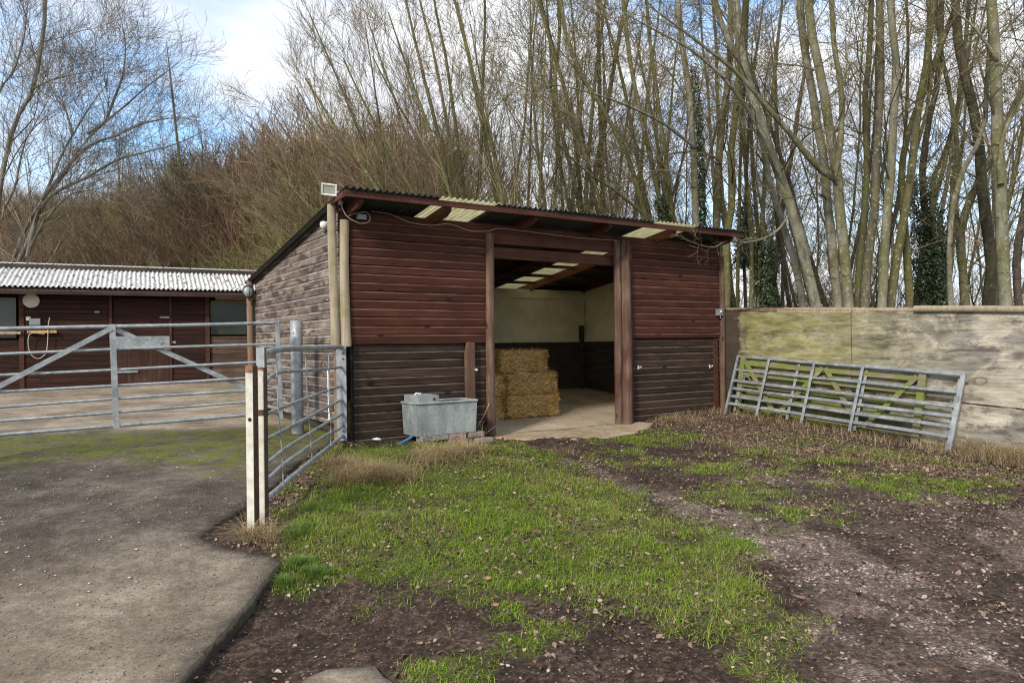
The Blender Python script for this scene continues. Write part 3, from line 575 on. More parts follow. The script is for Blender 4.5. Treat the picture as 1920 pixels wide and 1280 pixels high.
apron = cdt_sheet('apron', apw, 0.1, lambda x, y: np.minimum(G(x, y)+0.012, -0.105), MAT['shed_floor'], 0.06, lambda x, y: np.stack([0*x, 0*x+1, 0*x], -1), kind='structure', jitter=0.12)
apron.name = 'concrete_apron'; tag(apron, 'pale worn concrete apron in front of the shed doorway', 'apron')
# posts
def post(x, y, z0, z1, r, mat, seed=0, lean=(0, 0), name='post', par=None, flat=None, lab=None):
    rg = random.Random(seed); pts = []; rs = []; k = 16
    for i in range(k+1):
        t = i/k; z = z0+(z1-z0)*t
        pts.append((x+lean[0]*t+math.sin(t*5+seed)*r*0.10, y+lean[1]*t+math.cos(t*4+seed*2)*r*0.10, z)); rs.append(r*(1.04-0.1*t)*(1+rg.uniform(-0.03, 0.03)))
    m = MB().tube(pts, rs, 18)
    o = m.build(name, MAT[mat], par or shed)
    if lab: tag(o, lab)
    return o
post(-0.13, 0.02, 1.16, 2.93, 0.057, 'grey_post', 1, (-0.02, 0), lab='tall grey-green round pole at the corner')
post(-0.09, 0.05, -0.05, 1.16, 0.05, 'brown_pole', 11, lab='lower brown corner pole')
post(-0.01, -0.03, 1.17, 2.74, 0.06, 'grey_post', 2, (0.0, 0), lab='shorter pale round pole beside the corner boards')
post(sx(916), -0.05, -0.20, 2.72, 0.062, 'red_post', 3)
post(4.46, -0.02, -0.14, 2.78, 0.062, 'red_post', 4); post(4.585, -0.07, -0.20, 2.80, 0.088, 'red_post', 5, lab='thick round door post with a split')
post(SW-0.02, -0.05, -0.10, 2.66, 0.052, 'red_post', 6)
post(-0.10, SD-0.02, 0.08, 2.34, 0.062, 'brown_pole', 7)
mb = MB(); mb.box(4.67, 4.73, -0.075, 0.02, -0.17, 2.72); mb.build('door_stop', MAT['red_timber'], shed, 0.004)
mb = MB(); mb.box(SW-0.20, SW-0.09, -0.015, 0.02, -0.12, 1.23); mb.build('corner_board', MAT['red_timber'], shed, 0.003)
mb = MB(); mb.box(2.14, 2.165, -0.02, 0.02, -0.18, 1.18); mb.build('water_pipe', MAT['pale_timber'], shed)
# beams, rafters, purlins
mb = MB(); mb.box(-0.06, SW+0.04, 0.025, 0.075, 2.60, 2.87); mb.build('lintel', MAT['red_timber'], shed, 0.003)
mb = MB(); mb.box(XD0-0.1, 4.7, 0.08, 0.13, 2.40, 2.56); mb.build('inner_beam', MAT['red_timber'], shed, 0.003)
for i in range(6):
    x = -0.09+1.36*i; x = max(0.07, min(x, SW-0.02)); w = 0.05; y0, y1 = -0.42, SD; h = 0.15
    MB().prism([(y0, roofz(y0)-0.004), (y1, roofz(y1)-0.004), (y1, roofz(y1)-h), (y0+0.1, roofz(y0+0.1)-h), (y0, roofz(y0)-0.11)], x-w/2, x+w/2, 'YZ').build('rafter', MAT['red_timber_y'], shed)
for y in (0.78, 1.5, 2.2, 2.9, 3.5, 4.3):
    MB().box(0.05, SW-0.03, y-0.02, y+0.02, roofz(y)-0.065, roofz(y)-0.0075).build('purlin', MAT['red_timber'], shed)
# fascia and barge board
YF = -0.45
mb = MB(); mb.box(-0.165, 6.93, YF-0.025, YF, 2.945, 3.022); mb.build('fascia', MAT['red_timber'], shed, 0.003)
mb = MB(); mb.prism([(YF+0.002, 3.015), (0.0, roofz(0)-0.005), (0.0, roofz(0)-0.045), (YF+0.002, 2.935)], -0.18, -0.162, 'YZ'); mb.build('barge_board', MAT['red_timber_y'], shed)
mb = MB(); mb.prism([(0.0, roofz(0)-0.004), (SD+0.15, roofz(SD+0.15)-0.004), (SD+0.15, roofz(SD+0.15)-0.04), (0.0, roofz(0)-0.04)], -0.06, -0.032, 'YZ'); mb.build('verge_strip', MAT['dark_front'], shed)
# corrugated roof sheets
def corr(name, x0, x1, y0, y1, zf, mat, parent, pitch=0.085, amp=0.014, per=8, th=0.004, ny=6, sag=0.0):
    n_ = int((x1-x0)/pitch*per); xs = np.linspace(x0, x1, n_+1); ys = np.linspace(y0, y1, ny+1); V = []; 
    for layer in (0, 1):
        for y in ys:
            z = zf(y)+amp*(1+np.sin(xs/pitch*2*PI)) + (th if layer == 0 else 0) + sag*np.sin(xs*3.1+y)
            V.append(np.c_[xs, np.full_like(xs, y), z])
    V = np.concatenate(V); m = n_+1; F = []
    A = np.arange(n_)
    for j in range(ny):
        a = j*m+A; F.append(np.stack([a, a+1, a+m+1, a+m], -1)); b = a+(ny+1)*m; F.append(np.stack([b, b+m, b+m+1, b+1], -1))
    e0 = A; e1 = A+(ny+1)*m; F.append(np.stack([e0, e1, e1+1, e0+1], -1)); e0 = ny*m+A; e1 = e0+(ny+1)*m; F.append(np.stack([e0, e0+1, e1+1, e1], -1))
    return link(name, np_mesh(name, V, np.concatenate(F), True), mat, parent)
edges = [(-0.16, 1.07, 0), (1.07, 1.98, 1), (1.98, 2.9, 0), (2.9, 3.87, 0), (3.87, 4.83, 0), (4.83, 5.75, 1), (5.75, 6.96, 0)]
for i, (a, b, tr_) in enumerate(edges):
    o = corr('roof_sheet' if not tr_ else 'skylight_sheet', a, b+0.05, YF-0.07+0.012*((i*7) % 3), SD+0.2, lambda y, d=(i % 2)*0.006: roofz(y)+0.0+d, MAT['clear_sheet'] if tr_ else MAT['shed_sheet'], shed)
# straw bales
def straw_bale_mesh(seed, L_=0.98, W_=0.46, H_=0.36, nst=5200):
    rg = np.random.default_rng(seed); bm = bmesh.new(); bmesh.ops.create_cube(bm, size=1)
    bmesh.ops.subdivide_edges(bm, edges=bm.edges[:], cuts=9, use_grid_fill=True)
    for v in bm.verts:
        p = v.co; q = Vector((p.x*L_, p.y*W_, p.z*H_)); k = 1-0.085*((abs(p.x)*2)**6*(abs(p.y)*2)**6+(abs(p.x)*2)**6*(abs(p.z)*2)**6+(abs(p.y)*2)**6*(abs(p.z)*2)**6)
        k *= 1-0.025*sum(math.exp(-((p.y*W_-c)/0.02)**2) for c in (-0.12, 0.12))
        k += 0.05*(float(vnoise(q.x*1.0+p.z*3, q.y+p.z*5, 9, seed))-0.5)
        v.co = Vector((q.x*k, q.y*k, q.z*(0.98+0.04*(k-0.97)*5) + H_/2))
    me = bpy.data.meshes.new('bale_core'); bm.to_mesh(me); bm.free()
    # stalks
    n_ = nst; face = rg.integers(0, 6, n_); u = rg.uniform(-0.5, 0.5, (n_, 3)); 
    axis = face//2; sgn = np.where(face % 2, 0.5, -0.5)
    u[np.arange(n_), axis] = sgn; dims = np.array([L_, W_, H_]); p = u*dims*0.985; p[:,2] += H_/2
    d = rg.normal(0, 1, (n_, 3)); d[:,0] *= 1.3; d[:,2] *= 0.55; d[np.arange(n_), axis] *= 0.28; d /= np.linalg.norm(d, axis=1)[:,None]
    nrm = np.zeros((n_, 3)); nrm[np.arange(n_), axis] = np.sign(sgn)
    ln = rg.uniform(0.02, 0.075, n_)[:,None]; p = p + nrm*rg.uniform(-0.002, 0.012, n_)[:,None]
    s = np.cross(d, nrm); s /= np.linalg.norm(s, axis=1)[:,None]+1e-9; w = rg.uniform(0.0012, 0.0026, n_)[:,None]
    bend = nrm*rg.uniform(0, 0.02, n_)[:,None]
    V = np.stack([p-d*ln-s*w, p-d*ln+s*w, p+d*ln+s*w+bend, p+d*ln-s*w+bend], 1).reshape(-1, 3)
    F = np.arange(n_*4).reshape(-1, 4); base = np.array([(0.62,0.38,0.11),(0.48,0.27,0.07),(0.74,0.50,0.20),(0.30,0.16,0.045)])[rg.integers(0, 4, n_)]
    c = np.repeat(np.c_[base*rg.uniform(0.75, 1.15, n_)[:,None], np.ones(n_)], 4, 0)
    return me, np_mesh('stalks', V, F, False, c)
core_me, stalk_me = straw_bale_mesh(5); core_me.materials.append(MAT['straw_core']); stalk_me.materials.append(MAT['straw'])
twine_me = []
for c_ in (-0.12, 0.12):
    o_ = MB().tube([(-0.478, c_, 0.02), (-0.478, c_, 0.34), (0.478, c_, 0.345), (0.478, c_, 0.02), (-0.478, c_, 0.012)], 0.004, 6).build('twine', MAT['blue_pipe'] if False else MAT['rope']); twine_me.append(o_.data); bpy.data.objects.remove(o_)
def bale(x, y, z, rz, lab):
    p = S(x, y, z); b = thing('straw_bale', lab, 'straw bale', p, ANG+rz, 'straw bales stacked in the shed')
    a = bpy.data.objects.new('bale_body', core_me); COL.objects.link(a); a.parent = b
    c = bpy.data.objects.new('loose_straw', stalk_me); COL.objects.link(c); c.parent = b
    for tm_ in twine_me: e = bpy.data.objects.new('twine', tm_); COL.objects.link(e); e.parent = b
bx, by = 3.52, 1.28; fz = -0.13+0.09*1.28
bale(bx+0.02, by-0.03, fz+0.0, -0.02, 'straw bale at the bottom front right of the stack')
bale(bx-1.0, by+0.02, fz, 0.02, 'straw bale at the bottom left of the stack, behind the door post')
bale(bx+0.04, by+0.03, fz+0.362, 0.035+PI, 'straw bale in the middle layer, directly below the golden top bale')
bale(bx-1.01, by, fz+0.358, PI, 'straw bale in the middle layer at the left, behind the door post')
bale(bx-0.10, by+0.08, fz+0.722, 0.08, 'golden straw bale lying topmost on the stack')
# ------------------------------------------------------------ things on and by the shed
def TS(name, lab, cat, x, y, z, rz=0.0, group=None): return thing(name, lab, cat, S(x, y, z), ANG+rz, group)
# flood light above the corner pole
t = TS('floodlight', 'white square floodlight on top of the corner pole under the roof end', 'floodlight', -0.20, -0.16, 2.98, -0.62)
FM = Matrix.Rotation(R(24), 4, 'X') @ Matrix.Rotation(R(8), 4, 'Y')
mb = MB(); a, b, c, d = -0.10, 0.10, -0.075, 0.085
fr = [(-0.105,-0.06,-0.075),(0.105,-0.06,-0.075),(0.105,-0.06,0.085),(-0.105,-0.06,0.085)]; bk = [(-0.06,0.07,-0.035),(0.06,0.07,-0.035),(0.06,0.07,0.05),(-0.06,0.07,0.05)]
FS = Matrix.Scale(0.85, 4); FM = FM @ FS
FV = [FM @ Vector(p)+Vector((-0.02, -0.02, 0.10)) for p in fr+bk]
mb._add(FV, [(0,1,5,4),(1,2,6,5),(2,3,7,6),(3,0,4,7),(4,5,6,7),(0,3,2,1)]); mb.build('housing', MAT['white_plastic'], t, 0.006)
mb = MB(); TT = Matrix.Translation((-0.02, -0.02, 0.10)) @ FM
mb.box(-0.085, 0.085, -0.066, -0.0615, -0.055, 0.065, TT); mb.build('glass', MAT['lamp_glass'], t)
mb = MB(); mb.box(-0.11, 0.11, -0.078, -0.06, -0.08, -0.058, TT); mb.box(-0.11, 0.11, -0.078, -0.06, 0.068, 0.09, TT); mb.box(-0.11, -0.088, -0.078, -0.06, -0.058, 0.068, TT); mb.box(0.088, 0.11, -0.078, -0.06, -0.058, 0.068, TT); mb.build('front_frame', MAT['white_plastic'], t, 0.003)
mb = MB(); mb.tube([(0.05, 0.06, 0.08), (0.06, 0.10, 0.03), (0.06, 0.13, -0.045)], 0.014, 8); mb.lathe([(0.03, 0.0), (0.03, 0.03)], (0.06, 0.13, -0.06), 12); mb.build('bracket', MAT['white_plastic'], t)
# small white security light on the side wall
t = TS('security_light', 'small round white security light high on the grey side wall', 'light', -0.05, 0.30, 2.66)
mb = MB(); mb.lathe([(0.0, -0.055), (0.03, -0.05), (0.05, -0.02), (0.052, 0.015), (0.04, 0.04), (0.0, 0.05)], (-0.10, 0.02, 0.06), 18); mb.build('lamp_head', MAT['white_plastic'], t)
mb = MB(); mb.tube([(0.02, 0.0, 0.08), (-0.03, 0.0, 0.09), (-0.08, 0.015, 0.075)], 0.012, 8); mb.box(-0.005, 0.022, -0.09, 0.05, 0.05, 0.12); mb.build('arm', MAT['white_plastic'], t)
mb = MB(); mb.lathe([(0.02, -0.03), (0.03, 0.0), (0.012, 0.025)], (-0.09, 0.0, -0.015), 12); mb.build('sensor', MAT['black_plastic'], t)
mb = MB(); mb.tube([(-0.005, -0.01, 0.05), (0.004, -0.02, -0.25), (-0.002, -0.015, -0.62)], 0.003, 6); mb.build('pull_cord', MAT['black_plastic'], t)
# oval bulkhead on back pole
t = thing('bulkhead_light', 'oval glass bulkhead light with a dark rim on the rear corner pole', 'light', S(-0.16, SD-0.10, 2.14), ANG)
mb = MB(); SC = Matrix.Diagonal((1, 0.8, 1.1, 1))
mb.lathe([(0.0, 0.0), (0.10, 0.0), (0.105, -0.03), (0.09, -0.045)], (0, 0, 0), 24, 'Y', SC); mb.build('rim', MAT['black_plastic'], t)
mb = MB(); mb.lathe([(0.085, -0.04), (0.078, -0.075), (0.045, -0.10), (0.0, -0.11)], (0, 0, 0), 24, 'Y', Matrix.Diagonal((1, 0.8, 1.1, 1))); mb.build('glass', MAT['galvanised'], t)
mb = MB(); mb.tube([(0, -0.072*0.9, 0.11), (0, -0.11, 0.05), (0, -0.115, -0.05), (0, -0.07, -0.11)], 0.005, 6); mb.build('guard', MAT['black_plastic'], t)
mb = MB(); mb.box(-0.03, 0.06, 0.0, 0.05, -0.05, 0.05); mb.build('bracket', MAT['black_plastic'], t)
# loop of cable at the corner and the long cable under the eave
def catmull(pts, k=8):
    pts = [Vector(p) for p in pts]; q = [pts[0]]+pts+[pts[-1]]; out = []
    for i in range(1, len(q)-2):
        for j in range(k):
            t_ = j/k; a, b, c, d = q[i-1], q[i], q[i+1], q[i+2]
            out.append(0.5*((2*b)+(c-a)*t_+(2*a-5*b+4*c-d)*t_*t_+(3*b-a-3*c+d)*t_**3))
    return out+[pts[-1]]
def cable(name, lab, pts, r, mat='cable', cat='cable'):
    pts = catmull(pts); c0 = pts[0].copy(); mb = MB().tube([p-c0 for p in pts], r, 8); o = mb.build(name, MAT[mat], loc=c0); tag(o, lab, cat); return o
cable('cable', 'pale cable hanging in a loop below the floodlight at the shed corner', [S(-0.10,-0.14,2.96), S(-0.06,-0.14,2.84), S(0.0,-0.14,2.76), S(0.14,-0.14,2.70), S(0.26,-0.12,2.72), S(0.31,-0.08,2.79), S(0.27,-0.05,2.86), S(0.12,-0.06,2.83), S(0.03,-0.08,2.79)], 0.006)
cable('cable', 'long thin cable sagging along the eave to the doorway', [S(0.34,-0.05,2.88), S(0.6,-0.06,2.86), S(0.85,-0.07,2.78), S(1.15,-0.07,2.76), S(1.45,-0.07,2.80), S(1.75,-0.08,2.735), S(2.05,-0.08,2.75), S(2.25,-0.08,2.80), S(2.9,-0.06,2.79), S(3.6,-0.06,2.77), S(4.5,-0.06,2.78)], 0.0035)
t = TS('junction_box', 'grey junction box under the eave by the looped cable', 'junction box', 0.20, -0.06, 2.79)
mb = MB(); mb.box(-0.055, 0.055, -0.03, 0.035, -0.03, 0.03); mb.build('box_body', MAT['grey_plastic'], t, 0.008); mb = MB(); mb.box(-0.058, 0.058, -0.04, -0.028, -0.033, 0.033); mb.build('lid', MAT['grey_plastic'], t, 0.004)
t = TS('switch_box', 'small grey switch box on the right-hand corner post', 'switch', SW-0.13, -0.09, 1.68)
mb = MB(); mb.box(-0.05, 0.05, -0.03, 0.05, -0.06, 0.06); mb.build('box_body', MAT['grey_plastic'], t, 0.006); mb = MB(); mb.box(-0.015, 0.015, -0.045, -0.028, -0.005, 0.03); mb.tube([(0.02, 0, -0.06), (0.02, 0, -0.10)], 0.007, 8); mb.build('switch', MAT['white_plastic'], t)
# old upright board
t = TS('upright_board', 'weathered upright plank standing behind the trough', 'plank', sx(881, -0.05), -0.055, g(*S(1.78,-0.05,0).xy)-0.05)
h = 1.20-t.location.z
mb = MB(); mb.prism([(-0.075,0),(0.07,0),(0.06,h*0.5),(0.062,h),(-0.045,h+0.01),(-0.062,h-0.06),(-0.082,h-0.16),(-0.078,h*0.5)], -0.03, 0.03); mb.build('plank', MAT['red_post'], t, 0.006)
mb = MB(); mb.lathe([(0.008, 0), (0.008, -0.03), (0.018, -0.03), (0.018, -0.045)], (0.055, -0.03, h-0.37), 10, 'Y'); mb.build('bolt', MAT['stone_white'], t)
# trough on bricks
tx, ty = 0.72, -0.46; tz = 0.03
t = TS('water_trough', 'galvanised metal water trough standing on bricks by the dark boards', 'trough', tx+0.45, ty+0.2, tz, 0.02)
L2, W2, HT = 0.45, 0.20, 0.41
def ring(k, z): return [(-L2*k, -W2*k if False else -(W2-(1-k)*L2), z), (L2*k, -(W2-(1-k)*L2), z), (L2*k, (W2-(1-k)*L2), z), (-L2*k, (W2-(1-k)*L2), z)]
r0, r1, r2, r3 = ring(0.965, 0), ring(1.0, HT), ring(0.985, HT), ring(0.95, 0.02)
mb = MB(); fs = []
for a in range(3): fs += [(a*4+i, a*4+(i+1) % 4, (a+1)*4+(i+1) % 4, (a+1)*4+i) for i in range(4)]
mb._add(r0+r1+r2+r3, fs+[(0,3,2,1),(12,13,14,15)]); mb.build('tank', MAT['trough_metal'], t, 0.006)
mb = MB(); E = [Vector((-L2, -W2, HT)), Vector((L2, -W2, HT)), Vector((L2, W2, HT)), Vector((-L2, W2, HT))]
for i in range(4):
    a_, b_ = E[i], E[(i+1) % 4]; mb.tube([a_, b_], 0.016, 10)
mb.build('rolled_rim', MAT['trough_metal'], t)
mb = MB(); mb.box(-L2+0.03, -L2+0.34, -W2+0.015, W2-0.015, HT+0.004, HT+0.10); mb.build('valve_cover', MAT['trough_metal'], t, 0.004)
mb = MB(); mb.lathe([(0.016, -0.001), (0.016, -0.006)], (-L2+0.27, -W2+0.015, HT+0.05), 14, 'Y'); mb.build('valve_hole', MAT['dark_void'], t)
mb = MB(); mb.tube([(-L2+0.06, -0.05, HT+0.10), (-L2+0.08, -0.06, HT+0.125), (-L2+0.12, -0.05, HT+0.12)], 0.012, 6); mb.tube([(-L2+0.15, 0, HT+0.10), (-L2+0.18, 0.01, HT+0.12)], 0.01, 6); mb.build('valve_fitting', MAT['stone_white'], t)
mb = MB(); mb.box(-L2+0.02, L2-0.02, -W2+0.03, W2-0.03, HT-0.09, HT-0.08); mb.build('water', MAT['glass_grey'], t)
def brick(x, y, z, rz, lab, sx_=0.215, sy_=0.10, sz_=0.065):
    b = bpy.data.meshes.new('brick'); bm = bmesh.new(); bmesh.ops.create_cube(bm, size=1)
    bmesh.ops.subdivide_edges(bm, edges=bm.edges[:], cuts=3, use_grid_fill=True); rg = random.Random(lab)
    for v in bm.verts: v.co = Vector((v.co.x*sx_, v.co.y*sy_, (v.co.z+0.5)*sz_)) + Vector((rg.uniform(-1,1), rg.uniform(-1,1), rg.uniform(-1,0.2)))*0.0035
    bm.to_mesh(b); bm.free(); o = link('brick', b, MAT['brick'], loc=S(x, y, z)); o.rotation_euler = (0, 0, ANG+rz); tag(o, lab, 'brick', 'bricks under and beside the trough')
    m = o.modifiers.new('bevel', 'BEVEL'); m.width = 0.006; m.segments = 2; m.limit_method = 'ANGLE'; return o
bz = tz-0.067
brick(tx+0.16, ty+0.05, bz, 0.3, 'pinkish brick under the left end of the trough', 0.2, 0.12)
brick(tx+0.36, ty+0.05, bz, 0.05, 'grey-brown brick under the trough, second from its left end')
brick(tx+0.60, ty+0.06, bz-0.002, -0.1, 'weathered block under the trough, right of its middle', 0.24, 0.13)
brick(tx+0.89, ty+0.06, bz-0.002, 0.08, 'grey brick under the right end of the trough', 0.22, 0.12)
brick(tx+0.93, ty-0.10, bz-0.065, 0.02, 'mossy brick lying lowest in front of the right end of the trough', 0.24, 0.11, 0.06)
brick(tx+0.14, ty+0.05, bz-0.068, 0.25, 'sunken brick lowest at the left end of the trough', 0.24, 0.14); brick(tx+0.60, ty+0.05, bz-0.07, 0.0, 'sunken block lowest below the middle of the trough', 0.26, 0.14); brick(tx+0.90, ty+0.09, bz-0.07, 0.0, 'sunken brick lowest behind the mossy brick', 0.25, 0.12)
cable('water_pipe', 'blue plastic water pipe running into the ground by the trough', [S(tx+0.02, ty+0.14, 0.02), S(tx-0.08, ty+0.12, -0.02), S(tx-0.20, ty+0.08, -0.06), S(tx-0.28, ty+0.05, -0.10)], 0.017, 'blue_pipe', 'pipe')
cx_, cy_ = gp(706, 826)
bm = bmesh.new(); bmesh.ops.create_icosphere(bm, subdivisions=2, radius=0.05)
for v in bm.verts: k = 0.65+0.7*float(vnoise(v.co.x*20+3, v.co.y*20+v.co.z*9, 1.3, 5)); v.co = Vector((v.co.x*1.2*k, v.co.y*0.8*k, v.co.z*0.4*k))
me = bpy.data.meshes.new('scrap'); bm.to_mesh(me); bm.free(); tag(link('plastic_scrap', me, MAT['white_plastic'], loc=(cx_, cy_, g(cx_, cy_)+0.02)), 'crumpled white plastic scrap on the ground at the shed corner', 'scrap')
for pts, lab in (([S(2.02,-0.10,0.36), S(1.9,-0.2,0.25), S(1.72,-0.3,0.08)], 'thin bramble stem rising from the trough to the door post'), ([S(2.1,-0.14,0.04), S(1.95,-0.22,0.0), S(1.75,-0.3,-0.08)], 'low bent stem between the trough and the door post')):
    cable('dry_stem', lab, pts, 0.003, 'rope', 'stem')
# hooks on the lower right boards
for x_, z_, lab in ((4.90, 0.77, 'left rusty hook on the dark boards right of the doorway'), (SW-0.30, 0.74, 'right rusty hook on the dark boards right of the doorway')):
    t = TS('wall_hook', lab, 'hook', x_, -0.002, z_); mb = MB(); mb.box(-0.012, 0.012, -0.006, 0.004, -0.03, 0.03); mb.tube([(0, -0.003, 0.0), (0, -0.03, -0.005), (0.02, -0.045, 0.0), (0.025, -0.04, 0.02)], 0.006, 8); mb.build('hook', MAT['stone_white'], t)

# ------------------------------------------------------------ gates: local x along the gate, z up its height
def basis(o, x, z):
    x = Vector(x).normalized(); z = Vector(z); z = (z - x*z.dot(x)).normalized(); y = z.cross(x)
    m = Matrix((x, y, z)).transposed().to_4x4(); m.translation = Vector(o); return m
# wide field gate across the yard
A = P(-333, 642.0, 7.03); Bp = P(527, 771, 9.27); 
gx1 = P(527, 772, 9.27); gx0 = P(0, 815.5, 7.80); dirn = (gx1-gx0).normalized()
ln = 3.70; org = gx1 - dirn*ln
t = thing('field_gate', 'wide galvanised seven-bar gate with diagonal braces standing open across the yard', 'gate', mat=basis(org, dirn, (0, 0, 1)))
hz_ = [0.0, 0.155, 0.305, 0.46, 0.645, 0.875, 1.14]
for i, z in enumerate(hz_):
    r = 0.0215 if i == 6 else (0.02 if i == 0 else 0.0165)
    pts = [(x, 0.004*math.sin(x*2.3+i), z+0.004*math.sin(x*1.9+i*2)) for x in np.linspace(0.02, ln-0.02, 14)]
    MB().tube(pts, r, 12).build('rail', MAT['galvanised'], t)
MB().box(ln-0.03, ln+0.02, -0.02, 0.02, -0.10, 1.165).build('end_stile', MAT['galvanised'], t, 0.004)
MB().box(-0.02, 0.03, -0.02, 0.02, -0.05, 1.165).build('end_stile', MAT['galvanised'], t, 0.004)
MB().box(ln/2-0.032, ln/2+0.032, -0.034, -0.022, -0.03, 1.165).build('centre_stile', MAT['galvanised'], t, 0.003)
MB().bar((ln/2-0.01, -0.040, 1.12), (0.08, -0.040, 0.15), 0.008, 0.055, (0, 0, 1)).build('brace', MAT['galvanised'], t)
MB().bar((ln/2+0.01, 0.026, 1.12), (ln-0.08, 0.026, 0.15), 0.008, 0.055, (0, 0, 1)).build('brace', MAT['galvanised'], t)
mb = MB(); mb.tube([(ln+0.01, -0.04, 1.03), (ln+0.05, -0.03, 1.03), (ln+0.05, 0.03, 1.03)], 0.010, 8); mb.box(ln-0.0, ln+0.06, -0.03, 0.03, 0.16, 0.18); mb.build('latch', MAT['galvanised'], t)
# round gate post
p = P(558, 804, 9.6); bz0 = g(p.x, p.y)
t = thing('gate_post', 'thick round galvanised gate post before the grey side wall', 'post', (p.x, p.y, bz0))
mb = MB(); mb.lathe([(0.079, -0.2), (0.079, 0.2), (0.078, 1.2), (0.079, P(558, 601, 9.6).z-bz0), (0.062, P(558, 601, 9.6).z-bz0+0.004)], (0, 0, 0), 32); mb.build('tube', MAT['galvanised'], t)
for z in (1.12, 1.35): mb = MB(); mb.lathe([(0.012, -0.078), (0.012, -0.088)], (-0.02, 0, z), 8, 'Y'); mb.build('bolt', MAT['galvanised'], t)
mb = MB(); mb.tube([(-0.07, -0.03, 0.62), (-0.16, -0.05, 0.63), (-0.16, -0.05, 0.69)], 0.012, 8); mb.build('hinge_pin', MAT['rust_dark'], t)
# two steel posts at the near end of the small gate
pa = P(480, 1003, 5.42); z0 = g(pa.x, pa.y); zt = P(475, 685, 5.42).z
ang2 = -0.12
t = thing('steel_post', 'short cream steel channel post with rust streaks nearest the camera', 'post', (pa.x-0.012, pa.y, z0-0.05), ang2)
h = zt-z0+0.05
mb = MB(); mb.box(-0.036, 0.020, -0.040, -0.034, 0, h); mb.box(-0.036, -0.030, -0.034, 0.035, 0, h-0.002); mb.box(0.014, 0.020, -0.034, 0.035, 0, h-0.002)
o = mb.build('channel', MAT['painted_post'], t); 
for v in []: pass
mb = MB(); mb.box(0.0202, 0.023, -0.038, 0.036, 0, h-0.004); mb.build('dark_side', MAT['rust_dark'], t)  # right face covered by a thin dark brown sheet
mb = MB(); mb.lathe([(0.014, -0.0402), (0.014, -0.043)], (-0.005, 0, h-0.40), 12, 'Y'); mb.build('bolt_hole', MAT['dark_void'], t)
pb = P(489, 993, 5.55); zb = g(pb.x, pb.y)
t = thing('steel_post', 'taller cream steel post just behind the short rusty one, hinging the small gate', 'post', (pb.x+0.012, pb.y+0.05, zb-0.05), ang2)
h2_ = P(489, 652, 5.6).z-zb+0.05
mb = MB(); mb.box(-0.026, 0.018, -0.03, 0.03, 0, h2_); mb.build('tube', MAT['painted_post'], t, 0.003)
mb = MB(); mb.box(0.0182, 0.023, -0.028, 0.028, 0, h2_-0.16); mb.build('dark_side', MAT['rust_dark'], t)  # dark brown right face, stopping short of the top
mb = MB(); mb.box(-0.029, 0.026, -0.034, 0.034, h2_-0.52, h2_-0.475); mb.build('collar', MAT['rust_dark'], t)
mb = MB(); mb.box(-0.034, 0.031, -0.036, -0.031, h2_-0.15, h2_+0.004); mb.build('top_plate', MAT['galvanised'], t)
# small gate
Ys, Ye = 5.66, 8.92
zl = [661.7, 720, 777, 824, 869, 899.6, 935.5]; zr_ = [650.5, 687.6, 723.5, 749, 775.6, 795, 816]
oL = P(499, 935.5, Ys); oR = P(642, 816, Ye); dr = (oR-oL); dh = Vector((dr.x, dr.y, 0)); ln = dh.length
t = thing('small_gate', 'bent seven-bar galvanised gate between the cream posts and the shed corner', 'gate', mat=basis((oL.x, oL.y, oL.z), dh, (0, 0, 1)))
for i in range(7):
    a = P(499, zl[i], Ys).z-oL.z; b = P(640, zr_[i], Ye).z-oL.z; r = 0.026 if i == 0 else (0.023 if i == 6 else 0.0165)
    pts = []
    for x in np.linspace(0.0, ln-0.02, 16):
        s_ = x/ln; z = a+(b-a)*s_
        if i == 0: z += 0.03*(1-math.exp(-s_*9))*(1-s_) - 0.0
        if i == 1: z += 0.10*(1-math.exp(-(s_*14)))*(1-s_)**1.5
        if i == 2: z += 0.012*math.sin(s_*PI)
        if i in (4, 5): z += 0.03*(1-math.exp(-(s_*10)**2))*(1-s_)
        if i == 5: z -= 0.035*math.exp(-((s_-0.9)/0.05)**2)
        pts.append((x, 0.006*math.sin(s_*6+i), z))
    MB().tube(catmull(pts, 3), r, 12).build('rail', MAT['galvanised'], t)
mb = MB(); mb.box(-0.03, 0.0, -0.02, 0.02, -0.10, 1.15); mb.build('end_stile', MAT['galvanised'], t, 0.003)
zb_ = P(640, 826, Ye).z-oL.z; zt_ = P(640, 648, Ye).z-oL.z
mb = MB(); mb.box(ln-0.012, ln+0.0, -0.058, 0.058, zb_, zt_); mb.box(ln-0.012, ln+0.03, 0.052, 0.062, zb_, zt_); mb.build('end_stile', MAT['galvanised'], t, 0.002)
for z in (zt_-0.09, zt_-0.16, zb_+0.12): mb = MB(); mb.lathe([(0.011, 0.0), (0.011, -0.02)], (ln-0.012, -0.02, z), 8, 'X'); mb.build('bolt', MAT['rust_dark'], t)
for xf, xt, k in ((0.24, 0.42, 0), (1.25, 1.50, 1), (2.35, 2.42, 2)):
    pts = catmull([(xf, -0.028, 1.09), ((xf+xt)/2-0.03, -0.024, 0.6), ((xf+xt)/2+0.05, -0.024, 0.35), (xt, -0.024, 0.02+0.02*k)], 5)
    MB().tube(pts, 0.0062, 8).build('upright_rod', MAT['galvanised'], t)
